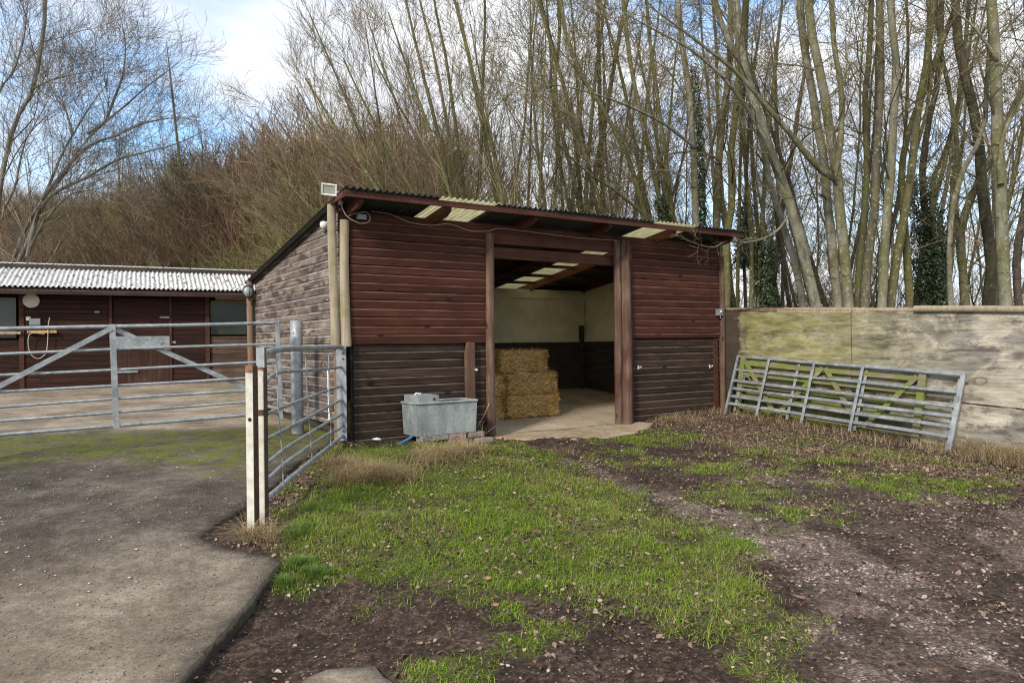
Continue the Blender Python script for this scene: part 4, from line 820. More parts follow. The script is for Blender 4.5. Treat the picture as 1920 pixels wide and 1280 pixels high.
# white tube and clip hanging at the shed corner
t = thing('drop_bolt', 'white metal drop bolt hanging with a chain at the end of the small gate', 'bolt', P(616, 750, 8.7)-Vector((0, 0, 0)))
mb = MB(); mb.tube([(0, 0, 0.36), (0.01, 0, -0.26)], 0.014, 10); mb.build('rod', MAT['white_plastic'], t)
mb = MB(); mb.tube([(0, 0, 0.36), (-0.07, 0.0, 0.48), (-0.1, 0.02, 0.36), (-0.05, 0, 0.30)], 0.008, 6); mb.tube([(0.03, 0, -0.05), (0.06, 0.0, -0.12), (-0.02, 0, -0.16)], 0.015, 6); mb.build('chain', MAT['rust_dark'], t)

# ------------------------------------------------------------ plywood fence
FO = S(SW+0.03, 0.02, 0); FD = -Vv                                          # runs from the shed corner towards the camera
FL = 7.4
zt0, zt1 = 1.74, 1.50
def fz_(s): return zt0+(zt1-zt0)*s/4.8
frot = math.atan2(FD.y, FD.x)
fence = thing('plywood_fence', 'weathered grey and mossy green plywood fence beyond the leaning gates', 'fence', (FO.x, FO.y, 0), frot)
def sheet(x0, x1, dz0, dz1, name, y=0.0, th=0.018, lab=None, ragged=0.0, seed=0):
    mb = MB(); k = 24; top = []; bot = []; rg = random.Random(seed)
    for i in range(k+1):
        x = x0+(x1-x0)*i/k; top.append((x, fz_(x)+dz0+(rg.uniform(-ragged, 0) if ragged else 0))); bot.append((x, fz_(x)+dz1))
    mb.prism(bot+top[::-1], y, y+th); o = mb.build(name, MAT['plywood'], fence); return tag(o, lab) if lab else o
sheet(0.02, 2.446, -0.035, -1.20, 'sheet', ragged=0.012, seed=1, lab='mossy green upper sheet, dark stained at its left end')
sheet(2.46, 4.90, -0.01, -1.20, 'sheet', y=0.003, lab='grey weathered upper sheet with knots')
sheet(4.906, FL, -0.01, -1.20, 'sheet')
sheet(0.02, 2.30, -1.225, -2.3, 'lower_sheet', y=0.008); sheet(2.306, FL, -1.225, -2.3, 'lower_sheet', y=0.012)
mb = MB(); 
for x0, x1 in ((1.15, 2.44), (2.47, 3.60)):
    k = 20; rg = random.Random(int(x0*10)); top = [(x0+(x1-x0)*i/k, fz_(x0+(x1-x0)*i/k)+0.035+rg.uniform(-0.010, 0.006)) for i in range(k+1)]; bot = [(x0+(x1-x0)*i/k, fz_(x0+(x1-x0)*i/k)-0.045+0.01*math.sin(i*1.3)) for i in range(k+1)]
    mb.prism(bot+top[::-1], 0.022, 0.05)
mb.build('top_board', MAT['pale_timber'], fence)
mb = MB(); mb.tube([(x, -0.012, fz_(x)+0.012+0.006*math.sin(x*2)) for x in np.linspace(3.40, FL, 12)], 0.046, 14); mb.build('log_rail', MAT['grey_post'], fence)
mb = MB(); mb.tube([(x, 0.06, fz_(x)-0.01) for x in np.linspace(0.0, 3.6, 8)], 0.04, 10); mb.build('back_rail', MAT['brown_pole'], fence)
for x in (0.3, 2.45, 4.9, 7.2):
    w = FO+FD*x; mb = MB(); mb.tube([(x, -0.10 if False else 0.10, g(w.x, w.y)-0.1), (x, 0.10, fz_(x)-0.02)], 0.05, 10); mb.build('fence_post', MAT['brown_pole'], fence)
cable('cable', 'black cable drooping from the switch box post along the fence top', [S(SW+0.03,-0.06,1.82), FO+FD*0.12+Vector((0,0,1.72)), FO+FD*0.45+Vector((0,0,1.71)), FO+FD*0.9+Vector((0,0,1.73)), FO+FD*1.3+Vector((0,0,1.72))], 0.006, 'black_plastic')

# ------------------------------------------------------------ gates leaning on the fence
def lean_gate(name, lab, BL, BR, TLz, TRz, zs, xs, rad, mat, endw=0.05, top_extra=0.0, braces=(), parts=None, lift=0.10, flat=False, group=None):
    pass
BL = Vector((*gp(1359, 776), 0)); BR = Vector((*gp(1778, 847), 0)); BL.z = g(BL.x, BL.y)-0.01; BR.z = g(BR.x, BR.y)-0.01
FN = Vector((-FD.y, FD.x, 0)); 
if FN.dot(Vector((0,0,0))-FO) < 0: FN = -FN                                 # from the fence towards the camera side
def fpt(s_, d, z): return FO + FD*s_ + FN*d + Vector((0, 0, z))
TL = fpt(0.40, 0.045, 0.955); TR = fpt(4.02, 0.045, 0.665)
HU = ((TL-BL)+(TR-BR))/2; GH = HU.length
M1 = basis(BL, BR-BL, HU); GL = (BR-BL).length
def metal_lean(M, lab, seed, H, xs, extra, wide_end=True):
    t = thing('leaning_gate', lab, 'gate', mat=M, group='gates leaning on the plywood fence')
    legs = 0.09; zs = [H-0.01, H-0.245, H-0.44, H-0.575, H-0.71, H-0.84]
    for i, z in enumerate(zs):
        r = 0.024 if i == 0 else 0.0165
        pts = [(x, 0.003*math.sin(x*2+i+seed), z+0.003*math.sin(x*3+i)) for x in np.linspace(0.01, GL-0.01, 10)]
        MB().tube(pts, r, 12).build('rail', MAT['galvanised'], t)
    for j, x in enumerate(xs):
        w = 0.045 if (x > 0.1 and x < GL-0.1) else (0.035 if x < 0.1 else 0.06); d = 0.006 if (x > 0.1 and x < GL-0.1) else 0.022
        y = -0.03 if (x > 0.1 and x < GL-0.1) else 0.0
        MB().box(x-w/2, x+w/2, y-d, y+d, 0.0 if j in (0, len(xs)-1) else 0.06, H+0.012).build('stile', MAT['galvanised'], t, 0.003)
    if extra:
        mb = MB(); mb.tube([(0.12, -0.03, H-0.40), (0.30, -0.03, H-0.36), (0.38, -0.05, H-0.42)], 0.010, 8); mb.tube([(0.22, -0.02, H-0.46), (0.24, -0.02, H-0.22)], 0.007, 6); mb.build('latch', MAT['galvanised'], t)
        mb = MB(); mb.tube([(GL-0.02, -0.05, H-0.1), (GL+0.06, -0.05, H-0.1), (GL+0.06, 0.05, H-0.12)], 0.008, 8); mb.build('hinge_eye', MAT['galvanised'], t)
    return t
g1 = metal_lean(M1, 'front galvanised gate leaning on the fence, its legs standing in the grass', 0, GH, [0.0, 0.66, 1.50, 2.30, GL], False)
off = FN*(-0.055)+FD*(-0.03)+Vector((0, 0, 0.012))
M2 = M1.copy(); M2.translation = M1.translation+off+FN*(-0.02)
g2 = metal_lean(M2, 'second galvanised gate leaning close behind the front one', 3, GH, [0.0, 0.18, 1.22, 2.36, GL-0.02], True)
# old wooden gate behind them
WBL = fpt(0.42, 0.17, 0); WBR = fpt(3.50, 0.17, 0)
WBL.z = g(WBL.x, WBL.y)-0.02; WBR.z = g(WBR.x, WBR.y)-0.02
WTL = fpt(0.42, 0.030, WBL.z+0.99); WTR = fpt(3.5, 0.030, WBR.z+0.99)
MW = basis(WBL, WBR-WBL, (WTL-WBL)); WL = (WBR-WBL).length
t = thing('wooden_gate', 'old mossy wooden gate with diagonal braces leaning behind the metal gates', 'gate', mat=MW, group='gates leaning on the plywood fence')
for z in (0.16, 0.34, 0.54, 0.72, 0.90): MB().box(0.05, WL-0.05, -0.012, 0.012, z-0.035, z+0.035).build('rail', MAT['mossy_wood'], t, 0.004)
for x, w in ((0.04, 0.09), (WL-0.04, 0.10)): MB().box(x-w/2, x+w/2, -0.035, 0.030, 0.0, 1.03).build('stile', MAT['mossy_wood'], t, 0.006)
for a, b in (((0.1, 0.93), (0.80, 0.13)), ((1.55, 0.93), (0.85, 0.13)), ((1.6, 0.93), (2.25, 0.13)), ((2.98, 0.93), (2.3, 0.13))):
    MB().bar((a[0], -0.026, a[1]), (b[0], -0.026, b[1]), 0.020, 0.07, (0, 0, 1)).build('brace', MAT['mossy_wood'], t)

# ------------------------------------------------------------ stable block
SA = R(27); T0 = P(207, 650, 17.0); T0.z = 0.30
UT = Vector((math.cos(SA), math.sin(SA), 0)); VT = Vector((-math.sin(SA), math.cos(SA), 0))
def ts(px, y=0.0): k = (px-CX)/FOC; o = T0+VT*y; return (k*o.y-o.x)/(UT.x-k*UT.y)
stable = thing('stable_block', 'low dark brown stable block with a pale corrugated roof behind the field gate', 'stable', T0, SA)
XL, XR = -9.0, 5.6; EZ = 2.16
def sb(x0, x1, z0, z1, y, seed): return boards(x0, x1, z0, z1, y, seed=seed, pitch=0.12, breaks=False)
sb(ts(45), ts(204), -0.05, 2.12, 0.0, 21).build('cladding', MAT['stable_boards'], stable)
sb(ts(322), ts(384), -0.05, 2.12, 0.0, 22).build('cladding', MAT['stable_boards'], stable)
sb(XL, ts(37), -0.05, 1.10, 0.0, 23).build('cladding', MAT['stable_boards'], stable)
tag(sb(ts(395), XR, -0.02, 1.16, 0.02, 24).build('cladding', MAT['faded_boards'], stable), 'faded paler boards below the opening')
for a, w in ((ts(41), 0.09), (ts(208), 0.07), (ts(320), 0.05), (ts(389), 0.10)): MB().box(a-w/2, a+w/2, -0.05, 0.05, -0.05, 2.14).build('frame_post', MAT['red_timber'], stable)
mb = MB(); mb.box(XL, XR, 0.02, 0.06, 2.12, 2.22); mb.build('wall_plate', MAT['stable_boards'], stable)
mb = MB(); mb.box(XL, XR, 0.9, 0.95, -0.05, 2.9); mb.box(XL, XL+0.05, 0.06, 2.9, -0.05, 2.2); mb.box(XR-0.05, XR, 0.06, 2.9, -0.05, 2.2); mb.build('back_wall', MAT['dark_lining'], stable)
mb = MB(); mb.box(ts(0)-1.4, ts(30), 0.05, 0.07, 1.15, 2.05); mb.build('window', MAT['glass_grey'], stable)
mb = MB(); mb.box(ts(396), ts(468)+0.3, 0.10, 0.12, 1.2, 2.04); mb.build('window', MAT['glass_grey'], stable)
mb = MB(); mb.box(ts(397), ts(462), 0.06, 0.08, 2.0, 2.05); mb.build('daylight_strip', MAT['clear_sheet'], stable)  # solid pale strip standing in for daylight showing above the window
mb = MB(); mb.box(ts(405), ts(470)+0.3, 0.0, 0.06, 2.07, 2.15); mb.build('window_head', MAT['pale_timber'], stable)
d = thing('stable_door', None, None); d.parent = stable; d.location = (0, 0, 0)
mb = MB(); mb.box(ts(213), ts(318), 0.0, 0.035, 0.02, 1.13); o = mb.build('lower_door', MAT['stable_door'], d, 0.003)
mb = MB(); mb.box(ts(213), ts(318), 0.0, 0.035, 1.16, 2.08); mb.build('upper_door', MAT['stable_boards'], d, 0.003)
mb = MB(); mb.box(ts(216), ts(319)+0.03, -0.016, -0.004, P(260,657,17.4).z-0.30+0.02, 1.17); mb.build('metal_plate', MAT['galvanised'], d)
for z, x0, x1 in ((0.33, ts(208), ts(258)), (1.02, ts(300), ts(330)), (1.62, ts(300), ts(322))):
    mb = MB(); mb.box(x0, x1, -0.028, -0.016, z-0.025, z+0.025); mb.lathe([(0.02, -0.03), (0.02, -0.045)], (x0+0.04, 0, z), 8, 'Y'); mb.build('hinge', MAT['galvanised'], d)
fc = bpy.data.curves.new('six', 'FONT'); fc.body = '6'; fc.size = 0.16; fc.extrude = 0.002; fc.align_x = 'CENTER'
fo = bpy.data.objects.new('six', fc); COL.objects.link(fo); bpy.context.view_layer.update()
me6 = bpy.data.meshes.new_from_object(fo.evaluated_get(bpy.context.evaluated_depsgraph_get())); bpy.data.objects.remove(fo)
o = link('door_number', me6, MAT['black_plastic'], d, loc=(ts(276), -0.019, 0.99)); o.rotation_euler = (PI/2, 0, 0)
corr('roof', XL-0.2, XR+0.3, -0.55, 1.35, lambda y: EZ+0.085+(y+0.55)*0.36, MAT['stable_sheet'], stable, pitch=0.10, amp=0.02, ny=4)
corr('rear_roof', XL-0.2, XR+0.3, 1.33, 3.4, lambda y: EZ+0.085+1.9*0.36-(y-1.35)*0.36, MAT['stable_sheet'], stable, pitch=0.10, amp=0.02, ny=3)
mb = MB(); mb.tube([(XL-0.2, 1.34, EZ+0.085+1.9*0.36+0.005), (XR+0.3, 1.34, EZ+0.085+1.9*0.36+0.005)], 0.032, 10); mb.build('ridge', MAT['stable_sheet'], stable)
mb = MB(); mb.box(XL-0.2, XR+0.25, -0.50, -0.47, EZ-0.06, EZ+0.08); mb.box(XL-0.2, XR+0.25, -0.47, 0.02, EZ+0.055, EZ+0.075); mb.build('eave_board', MAT['dark_front'], stable)
def TT_(x, y, z): return T0+UT*x+VT*y+Vector((0, 0, z))
t = thing('wall_clock', 'round cream clock high on the stable boards', 'clock', TT_(ts(60), -0.024, P(60,563,16.2).z-0.30), SA)
mb = MB(); mb.lathe([(0.15, 0.0), (0.165, -0.02), (0.16, -0.05), (0.14, -0.052)], (0,0,0), 28, 'Y'); mb.build('rim', MAT['cream_plastic'], t)
mb = MB(); mb.lathe([(0.14, -0.03), (0.14, -0.044)], (0,0,0), 28, 'Y'); mb.build('face', MAT['white_plastic'], t)
mb = MB(); mb.box(-0.006, 0.07, -0.05, -0.045, -0.006, 0.006); mb.box(-0.05, 0.005, -0.05, -0.045, -0.006, 0.006); mb.build('hands', MAT['grey_plastic'], t)
t = thing('light_switch', 'small cream light switch on the stable boards', 'switch', TT_(ts(54), -0.03, P(54,597,16.2).z-0.30), SA)
mb = MB(); mb.box(-0.045, 0.045, -0.02, 0.01, -0.045, 0.045); mb.build('plate', MAT['cream_plastic'], t, 0.004); mb = MB(); mb.box(-0.012, 0.012, -0.03, -0.02, -0.02, 0.02); mb.build('rocker', MAT['white_plastic'], t)
t = thing('switch_box', 'grey box beside the cream light switch on the stable boards', 'switch box', TT_(ts(67), -0.03, P(67,603,16.2).z-0.30), SA)
mb = MB(); mb.box(-0.10, 0.10, -0.08, 0.01, -0.07, 0.07); mb.build('box_body', MAT['grey_plastic'], t, 0.008); mb = MB(); mb.box(-0.105, 0.105, -0.10, -0.082, -0.074, 0.074); mb.build('lid', MAT['grey_plastic'], t, 0.004)
t = thing('tool_rack', 'yellow wooden rack on the stable boards with a rope loop over it', 'rack', TT_(ts(80), -0.03, P(80,622,16.4).z-0.30), SA)
mb = MB(); mb.box(-0.28, 0.28, -0.07, 0.01, -0.03, 0.03); mb.build('rail', MAT['yellow_wood'], t, 0.004)
for x in (-0.25, 0.2): mb = MB(); mb.tube([(x, -0.07, 0), (x, -0.12, 0.0), (x, -0.13, 0.04)], 0.008, 8); mb.build('peg', MAT['galvanised'], t)
zc = P(80,622,16.4).z-0.30; xc = ts(75)
cable('rope', 'pale rope hanging in a long loop from the yellow rack', [TT_(xc+0.20, -0.10, zc+0.32), TT_(xc+0.17, -0.12, zc+0.1), TT_(xc+0.16, -0.12, zc-0.2), TT_(xc+0.12, -0.12, zc-0.48), TT_(xc-0.02, -0.12, zc-0.60), TT_(xc-0.16, -0.12, zc-0.5), TT_(xc-0.21, -0.12, zc-0.25), TT_(xc-0.16, -0.12, zc-0.04), TT_(xc+0.10, -0.115, zc-0.05)], 0.009, 'rope', 'rope')
t = thing('wooden_rack', 'pale wooden ledge on the stable wall below the left window', 'ledge', TT_(ts(10), -0.04, P(10,624,16).z-0.30), SA)
mb = MB(); mb.box(-0.5, 0.3, -0.07, 0.02, -0.03, 0.03); mb.build('rail', MAT['pale_timber'], t, 0.004)
mb = MB(); [mb.lathe([(0.012, 0.0), (0.012, -0.02)], (x, -0.07, 0.0), 8, 'Y') for x in (-0.3, 0.0, 0.2)]; mb.build('screws', MAT['galvanised'], t)
t = thing('wall_rod', 'thin dark metal rod mounted across the stable boards above the switches', 'rod', TT_(ts(50), -0.05, P(98,584,16.4).z-0.30), SA)
mb = MB(); mb.tube([(0, 0, 0.0), (1.35, 0, 0.0)], 0.010, 8); mb.build('rod', MAT['rust_dark'], t); mb = MB(); mb.box(1.33, 1.43, -0.02, 0.02, -0.02, 0.02); mb.build('head', MAT['galvanised'], t, 0.003)
# ------------------------------------------------------------ trees
def resample(P_, n):
    P_ = np.asarray(P_, float); d = np.r_[0, np.cumsum(np.linalg.norm(np.diff(P_, axis=0), axis=1))]
    s = np.linspace(0, d[-1], n); return np.stack([np.interp(s, d, P_[:,i]) for i in range(3)], 1)
def tubes(P_, R_, sides):
    m, n, _ = P_.shape
    T = np.gradient(P_, axis=1); T /= np.linalg.norm(T, axis=2, keepdims=True)+1e-12
    ref = np.tile(np.array([0.31, 0.17, 0.93]), (m, n, 1)); ref[np.abs((T*ref).sum(2)) > 0.93] = (1, 0, 0)
    A = np.cross(T, ref); A /= np.linalg.norm(A, axis=2, keepdims=True)+1e-12; B = np.cross(T, A)
    a = np.arange(sides)*2*PI/sides
    V = P_[:,:,None,:] + R_[:,:,None,None]*(A[:,:,None,:]*np.cos(a)[None,None,:,None]+B[:,:,None,:]*np.sin(a)[None,None,:,None])
    i = np.arange(m)[:,None,None]; j = np.arange(n-1)[None,:,None]; k = np.arange(sides)[None,None,:]; k2 = (k+1) % sides
    b = i*n*sides; F = np.stack([b+j*sides+k, b+j*sides+k2, b+(j+1)*sides+k2, b+(j+1)*sides+k], -1).reshape(-1, 4)
    return V.reshape(-1, 3), F
def spawn(P_, R_, k, rg, s=(0.3, 1.0), ang=(45, 10), ln=(1.0, 2.0), n=6, up=0.3, wob=0.12, rr=0.5, rmin=0.004, bias=None, droop=0.55, rtip=0.35):
    m, np_, _ = P_.shape; M = m*k
    u = (np.arange(k)[None,:]+rg.random((m, k)))/k; u = (s[0]+(s[1]-s[0])*u).reshape(-1); pi = np.repeat(np.arange(m), k)
    f = u*(np_-1); i0 = np.minimum(f.astype(int), np_-2); w = (f-i0)[:,None]
    p = P_[pi,i0]*(1-w)+P_[pi,i0+1]*w; t = P_[pi,i0+1]-P_[pi,i0]; t /= np.linalg.norm(t, axis=1, keepdims=True)+1e-9
    r = R_[pi,i0]*(1-w[:,0])+R_[pi,i0+1]*w[:,0]
    q = rg.normal(0, 1, (M, 3)); 
    if bias is not None: q = q+np.array(bias)
    q -= t*(q*t).sum(1, keepdims=True); q /= np.linalg.norm(q, axis=1, keepdims=True)+1e-9
    a = np.radians(rg.normal(ang[0], ang[1], M))[:,None]; d = t*np.cos(a)+q*np.sin(a)
    L_ = rg.uniform(ln[0], ln[1], M)*(1-droop*u); st = (L_/(n-1))[:,None]
    out = np.zeros((M, n, 3)); out[:,0] = p; wd = rg.normal(0, wob, (M, 3))
    for j in range(1, n):
        wd = wd*0.4+rg.normal(0, wob, (M, 3)); d = d+wd+np.array([0, 0, up/(n-1)]); d /= np.linalg.norm(d, axis=1, keepdims=True)
        out[:,j] = out[:,j-1]+d*st
    r0 = np.maximum(r*rr*rg.uniform(0.7, 1.0, M), rmin); R2 = r0[:,None]*np.linspace(1, rtip, n)[None,:]; R2 = np.maximum(R2, rmin*0.75)
    return out, R2
def cat(*ls):
    V = []; F = []; o = 0
    for v, f in ls: V.append(v); F.append(f+o); o += len(v)
    return np.concatenate(V), np.concatenate(F)
def make_tree_meshes(stems, radii, rg, lv, rmin=0.0045, up=0.5, bias=None, trunk_sides=12):
    """stems: list of (n,3) arrays; lv: list of dicts for each branching level"""
    n = 22; Pn = np.stack([resample(s, n) for s in stems]); Rn = np.stack([np.interp(np.linspace(0, 1, n), np.linspace(0, 1, len(r)), r) for r in radii])
    Rn = Rn*(1+0.10*(rg.random(Rn.shape)-0.5)); Pn = Pn+rg.normal(0, 0.10, Pn.shape)*Rn[:,:,None]
    tk = [tubes(Pn, Rn, trunk_sides)]; cr = []
    cp, cr_ = Pn, Rn
    for i, q in enumerate(lv):
        q = dict(q); k = q.pop('k'); cp, cr_ = spawn(cp, cr_, k, rg, rmin=rmin, **q)
        (tk if i == 0 and cr_[:,0].mean() > 0.02 else cr).append(tubes(cp, cr_, 7 if i == 0 else (4 if i == 1 else 3)))
    return cat(*tk), cat(*cr)
def ivy_mesh(line, rad, rg, n=2600, size=0.032, name='ivy'):
    n = int(n*1.9); p = resample(line, 40); f = rg.beta(1.0, 1.25, n)*39; i = np.minimum(f.astype(int), 38); w = (f-i)[:,None]; c = p[i]*(1-w)+p[i+1]*w
    a = rg.random(n)*2*PI; cl = vnoise(c[:,2]*2.0, a*1.2, 1.0, 77, 3); rr = rad*(0.25+1.1*cl)*rg.uniform(0.6, 1.15, n)
    c = c+np.stack([np.cos(a)*rr, np.sin(a)*rr, rg.normal(0, 0.05, n)], 1)
    nd = np.stack([np.cos(a), np.sin(a), rg.uniform(0.0, 0.9, n)], 1)+rg.normal(0, 0.5, (n, 3)); nd /= np.linalg.norm(nd, axis=1, keepdims=True)
    s = np.cross(nd, rg.normal(0, 1, (n, 3))); s /= np.linalg.norm(s, axis=1, keepdims=True); t = np.cross(nd, s); z = (size*rg.uniform(0.5, 1.2, n))[:,None]
    V = np.stack([c-s*z, c-t*z*0.7, c+s*z, c+t*z*0.8], 1).reshape(-1, 3)
    col = np.array([0.026, 0.042, 0.012])*rg.uniform(0.5, 1.9, (n, 1)); col = np.repeat(np.c_[col, np.ones(n)], 4, 0)
    return np_mesh(name, V, np.arange(4*n).reshape(-1, 4), False, col)
def stem_px(pts, Y, w, Y1=None, ext=True, root=True):
    Y1 = Y if Y1 is None else Y1; m = len(pts); Q = [np.array(P(x, y, Y+(Y1-Y)*i/(m-1))) for i, (x, y) in enumerate(pts)]
    Q = [np.array(q) for q in catmull([Vector(q) for q in Q], 5)]
    r0 = w/2/FOC*Y*0.9; r1 = r0*0.6
    if root:
        if not ext: r1 = r0*0.13
        b = Q[0].copy(); d = (Q[0]-Q[4])[:2]; b[:2] += d*0.3; b[2] = g(b[0], b[1])-0.15; Q = [b]+Q; r = [r0*1.25]+list(np.linspace(r0, r1, len(Q)-1))
    else: r = list(np.linspace(r0, r0*(0.5 if ext else 0.13), len(Q)))
    if ext:
        d = Q[-1]-Q[-5]; d /= np.linalg.norm(d); d[2] = max(d[2], 0.75); e = Q[-1].copy()
        for i in range(4): e = e+d*0.9; Q.append(e.copy()); r.append(r[-1]*0.75)
    return np.array(Q), np.array(r)
def plant_tree(name, lab, cat_, trunk_me, crown_me, loc, bm, tm, group=None, rz=0, sc=1.0, extra=None):
    t = thing(name, lab, cat_, loc, rz, group); t.scale = (sc, sc, sc)
    a = bpy.data.objects.new('trunk', trunk_me); COL.objects.link(a); a.parent = t
    c = bpy.data.objects.new('crown', crown_me); COL.objects.link(c); c.parent = t
    if bm: trunk_me.materials.append(MAT[bm])
    if tm: crown_me.materials.append(MAT[tm])
    for nm, me, mt in (extra or []): me.materials.append(MAT[mt]); e = bpy.data.objects.new(nm, me); COL.objects.link(e); e.parent = t
    return t
LV_POLE = [dict(k=13, s=(0.32, 1.0), ang=(52, 12), ln=(1.4, 3.2), n=7, up=0.55, wob=0.13, rr=0.26), dict(k=7, s=(0.2, 1.0), ang=(42, 12), ln=(0.6, 1.5), n=5, up=0.35, wob=0.15, rr=0.5), dict(k=5, s=(0.2, 1.0), ang=(40, 12), ln=(0.25, 0.7), n=4, up=0.2, wob=0.16, rr=0.6)]
LV_THIN = [dict(k=11, s=(0.25, 1.0), ang=(50, 12), ln=(0.9, 2.2), n=6, up=0.5, wob=0.14, rr=0.3), dict(k=6, s=(0.2, 1.0), ang=(42, 12), ln=(0.5, 1.2), n=5, up=0.3, wob=0.15, rr=0.5), dict(k=5, s=(0.2, 1.0), ang=(40, 12), ln=(0.2, 0.6), n=4, up=0.2, wob=0.16, rr=0.6)]
def traced(lab, stems, bm='bark_moss', tm='twig', lv=LV_POLE, seed=1, ivy=None, name='bare_tree', catn='tree', sprig=None):
    rg = np.random.default_rng(seed); S_ = [stem_px(*s[:3], **(s[3] if len(s) > 3 else {})) for s in stems]
    o = S_[0][0][0].copy(); o[2] += 0.15
    (tv, tf), (cv, cf) = make_tree_meshes([s[0]-o for s in S_], [s[1] for s in S_], rg, lv)
    if sprig:
        a_, r_ = stem_px(sprig[0], sprig[1], sprig[2], root=False, ext=False, Y1=sprig[3]); a_ = resample(a_-o, 22)[None]; r_ = np.interp(np.linspace(0, 1, 22), np.linspace(0, 1, len(r_)), r_)[None]
        p1, r1 = spawn(a_, r_, 24, rg, s=(.2, 1), ang=(50, 18), ln=(.35, .9), n=6, up=.05, wob=.28, rr=.45, rmin=.0035); p2, r2 = spawn(p1, r1, 5, rg, s=(.15, 1), ang=(45, 15), ln=(.12, .35), n=4, up=.15, wob=.25, rr=.6, rmin=.003)
        tv, tf = cat((tv, tf), tubes(a_, r_, 8)); cv, cf = cat((cv, cf), tubes(p1, r1, 4), tubes(p2, r2, 3))
    ex = []
    if ivy: 
        ln_, rad, cnt = ivy; ex = [('ivy', ivy_mesh(np.array([np.array(P(x, y, stems[0][1])) for x, y in ln_])-o, rad, rg, cnt), 'ivy')]
    return plant_tree(name, lab, catn, np_mesh('trunk', tv, tf, True), np_mesh('crown', cv, cf, True), tuple(o), bm, tm, 'bare trees of the wood behind the fence', extra=ex)
NR = dict(root=False, ext=False); RX = dict(root=False)
traced('pale leaning tree with a long mossy limb reaching over the shed roof end', [([(1533,578),(1503,460),(1480,380),(1450,300),(1420,215),(1395,120),(1382,30),(1376,-40)], 15.0, 24),
   ([(1515,480),(1480,370),(1455,310),(1440,270),(1395,195),(1345,135),(1290,90),(1225,55),(1170,25)], 15.2, 15, dict(root=False, ext=False, Y1=13.5)),
   ], 'bark_pale', seed=1, sprig=([(1478,405),(1458,432),(1430,448),(1395,455),(1362,452),(1335,464),(1285,450)], 14.6, 6, 11.3))
traced('slim pale tree leaning left just behind the double-stemmed one', [([(1508,580),(1492,500),(1462,400),(1440,330),(1428,250),(1410,160),(1372,90),(1340,10),(1330,-40)], 16.5, 16)], 'bark_pale', seed=2)
traced('pale tree whose long dark limb sweeps far to the upper left', [([(1592,580),(1582,480),(1575,400),(1572,340),(1556,240),(1540,150),(1522,60),(1512,-30)], 14.6, 24),
   ([(1580,345),(1530,310),(1490,260),(1450,215),(1395,150),(1350,110),(1290,65),(1230,20),(1190,-20)], 14.6, 15, dict(root=False, ext=False, Y1=13.0)),
   ([(1562,335),(1578,250),(1576,160),(1562,70),(1558,-30)], 14.5, 13, RX)], 'bark_pale', seed=3)
traced('pale tree standing close against the left of the forked one', [([(1572,580),(1562,470),(1552,390),(1545,300),(1530,220),(1515,130),(1503,50),(1498,-40)], 15.4, 21)], 'bark_pale', seed=4)
traced('straight brown pole-like tree right of the forked pale tree', [([(1606,580),(1612,500),(1620,400),(1626,300),(1622,200),(1630,90),(1634,-30)], 15.0, 15)], 'bark_dark', seed=5)
traced('mossy straight tree between the brown pole tree and the lichened pale one', [([(1620,580),(1627,490),(1640,380),(1645,260),(1652,140),(1650,40),(1648,-30)], 14.4, 19)], 'bark_moss', seed=6)
traced('pale lichened straight tree with dark knots near the join of the log rail', [([(1652,580),(1658,470),(1667,360),(1674,240),(1680,130),(1672,40),(1670,-30)], 13.8, 20)], 'bark_pale', seed=7)
traced('mossy tree leaning right beside the lichened pale tree', [([(1668,580),(1682,480),(1698,390),(1712,300),(1722,200),(1738,110),(1748,20),(1752,-30)], 14.6, 19), ([(1712,300),(1735,220),(1745,150),(1742,60)], 14.7, 8, RX)], 'bark_moss', seed=8)
traced('dark straight tree at the left of the ivy clump', [([(1706,580),(1702,500),(1697,420),(1690,340),(1700,260),(1725,190)], 15.2, 17)], 'bark_moss', seed=9)
traced('ivy-covered tree, the dark green clump behind the fence', [([(1742,580),(1738,480),(1735,400),(1728,330),(1740,240),(1760,140),(1765,20)], 17.5, 15)], 'bark_dark', lv=LV_POLE, seed=10, ivy=([(1742,580),(1738,480),(1735,400),(1728,330)], 0.36, 3600))
traced('second ivy-clad tree right of the green ivy clump', [([(1765,580),(1758,480),(1748,400),(1752,330),(1775,280),(1800,180),(1812,60)], 17.2, 11)], 'bark_moss', lv=LV_POLE, seed=11, ivy=([(1765,580),(1760,480),(1755,400)], 0.24, 2400))
traced('thin pale crooked tree leaning right, left of the mossy forked one', [([(1783,580),(1780,490),(1783,420),(1795,345),(1822,290),(1845,240),(1850,160),(1858,60)], 13.8, 12)], 'bark_pale', lv=LV_THIN, seed=12)
traced('mossy forked tree in front of the bright gap in the wood', [([(1810,580),(1805,500),(1800,440),(1822,370),(1845,320)], 15.4, 20), ([(1802,450),(1790,380),(1795,300),(1785,200),(1765,100),(1755,0)], 15.4, 11, RX)], 'bark_moss', seed=13)
traced('dark thick tree close left of the stout pale trunk', [([(1855,580),(1858,480),(1848,400),(1838,320),(1832,240),(1815,160),(1798,80),(1790,-20)], 14.6, 24)], 'bark_dark', seed=14)
traced('stout pale grey trunk nearest the right edge, with a dark limb forking right', [([(1885,580),(1882,480),(1878,380),(1873,300),(1870,200),(1866,100),(1860,20),(1856,-40)], 12.8, 27),
   ([(1876,345),(1876,290),(1884,245),(1905,205),(1940,165),(1990,120)], 12.7, 13, NR), ([(1868,110),(1830,55),(1790,20),(1760,-20)], 12.7, 8, NR)], 'bark_pale', lv=LV_THIN, seed=15)
traced('dark curving tree at the right edge of the photograph', [([(1912,580),(1905,500),(1912,440),(1925,360),(1935,260),(1930,120)], 14.0, 17)], 'bark_dark', seed=16)
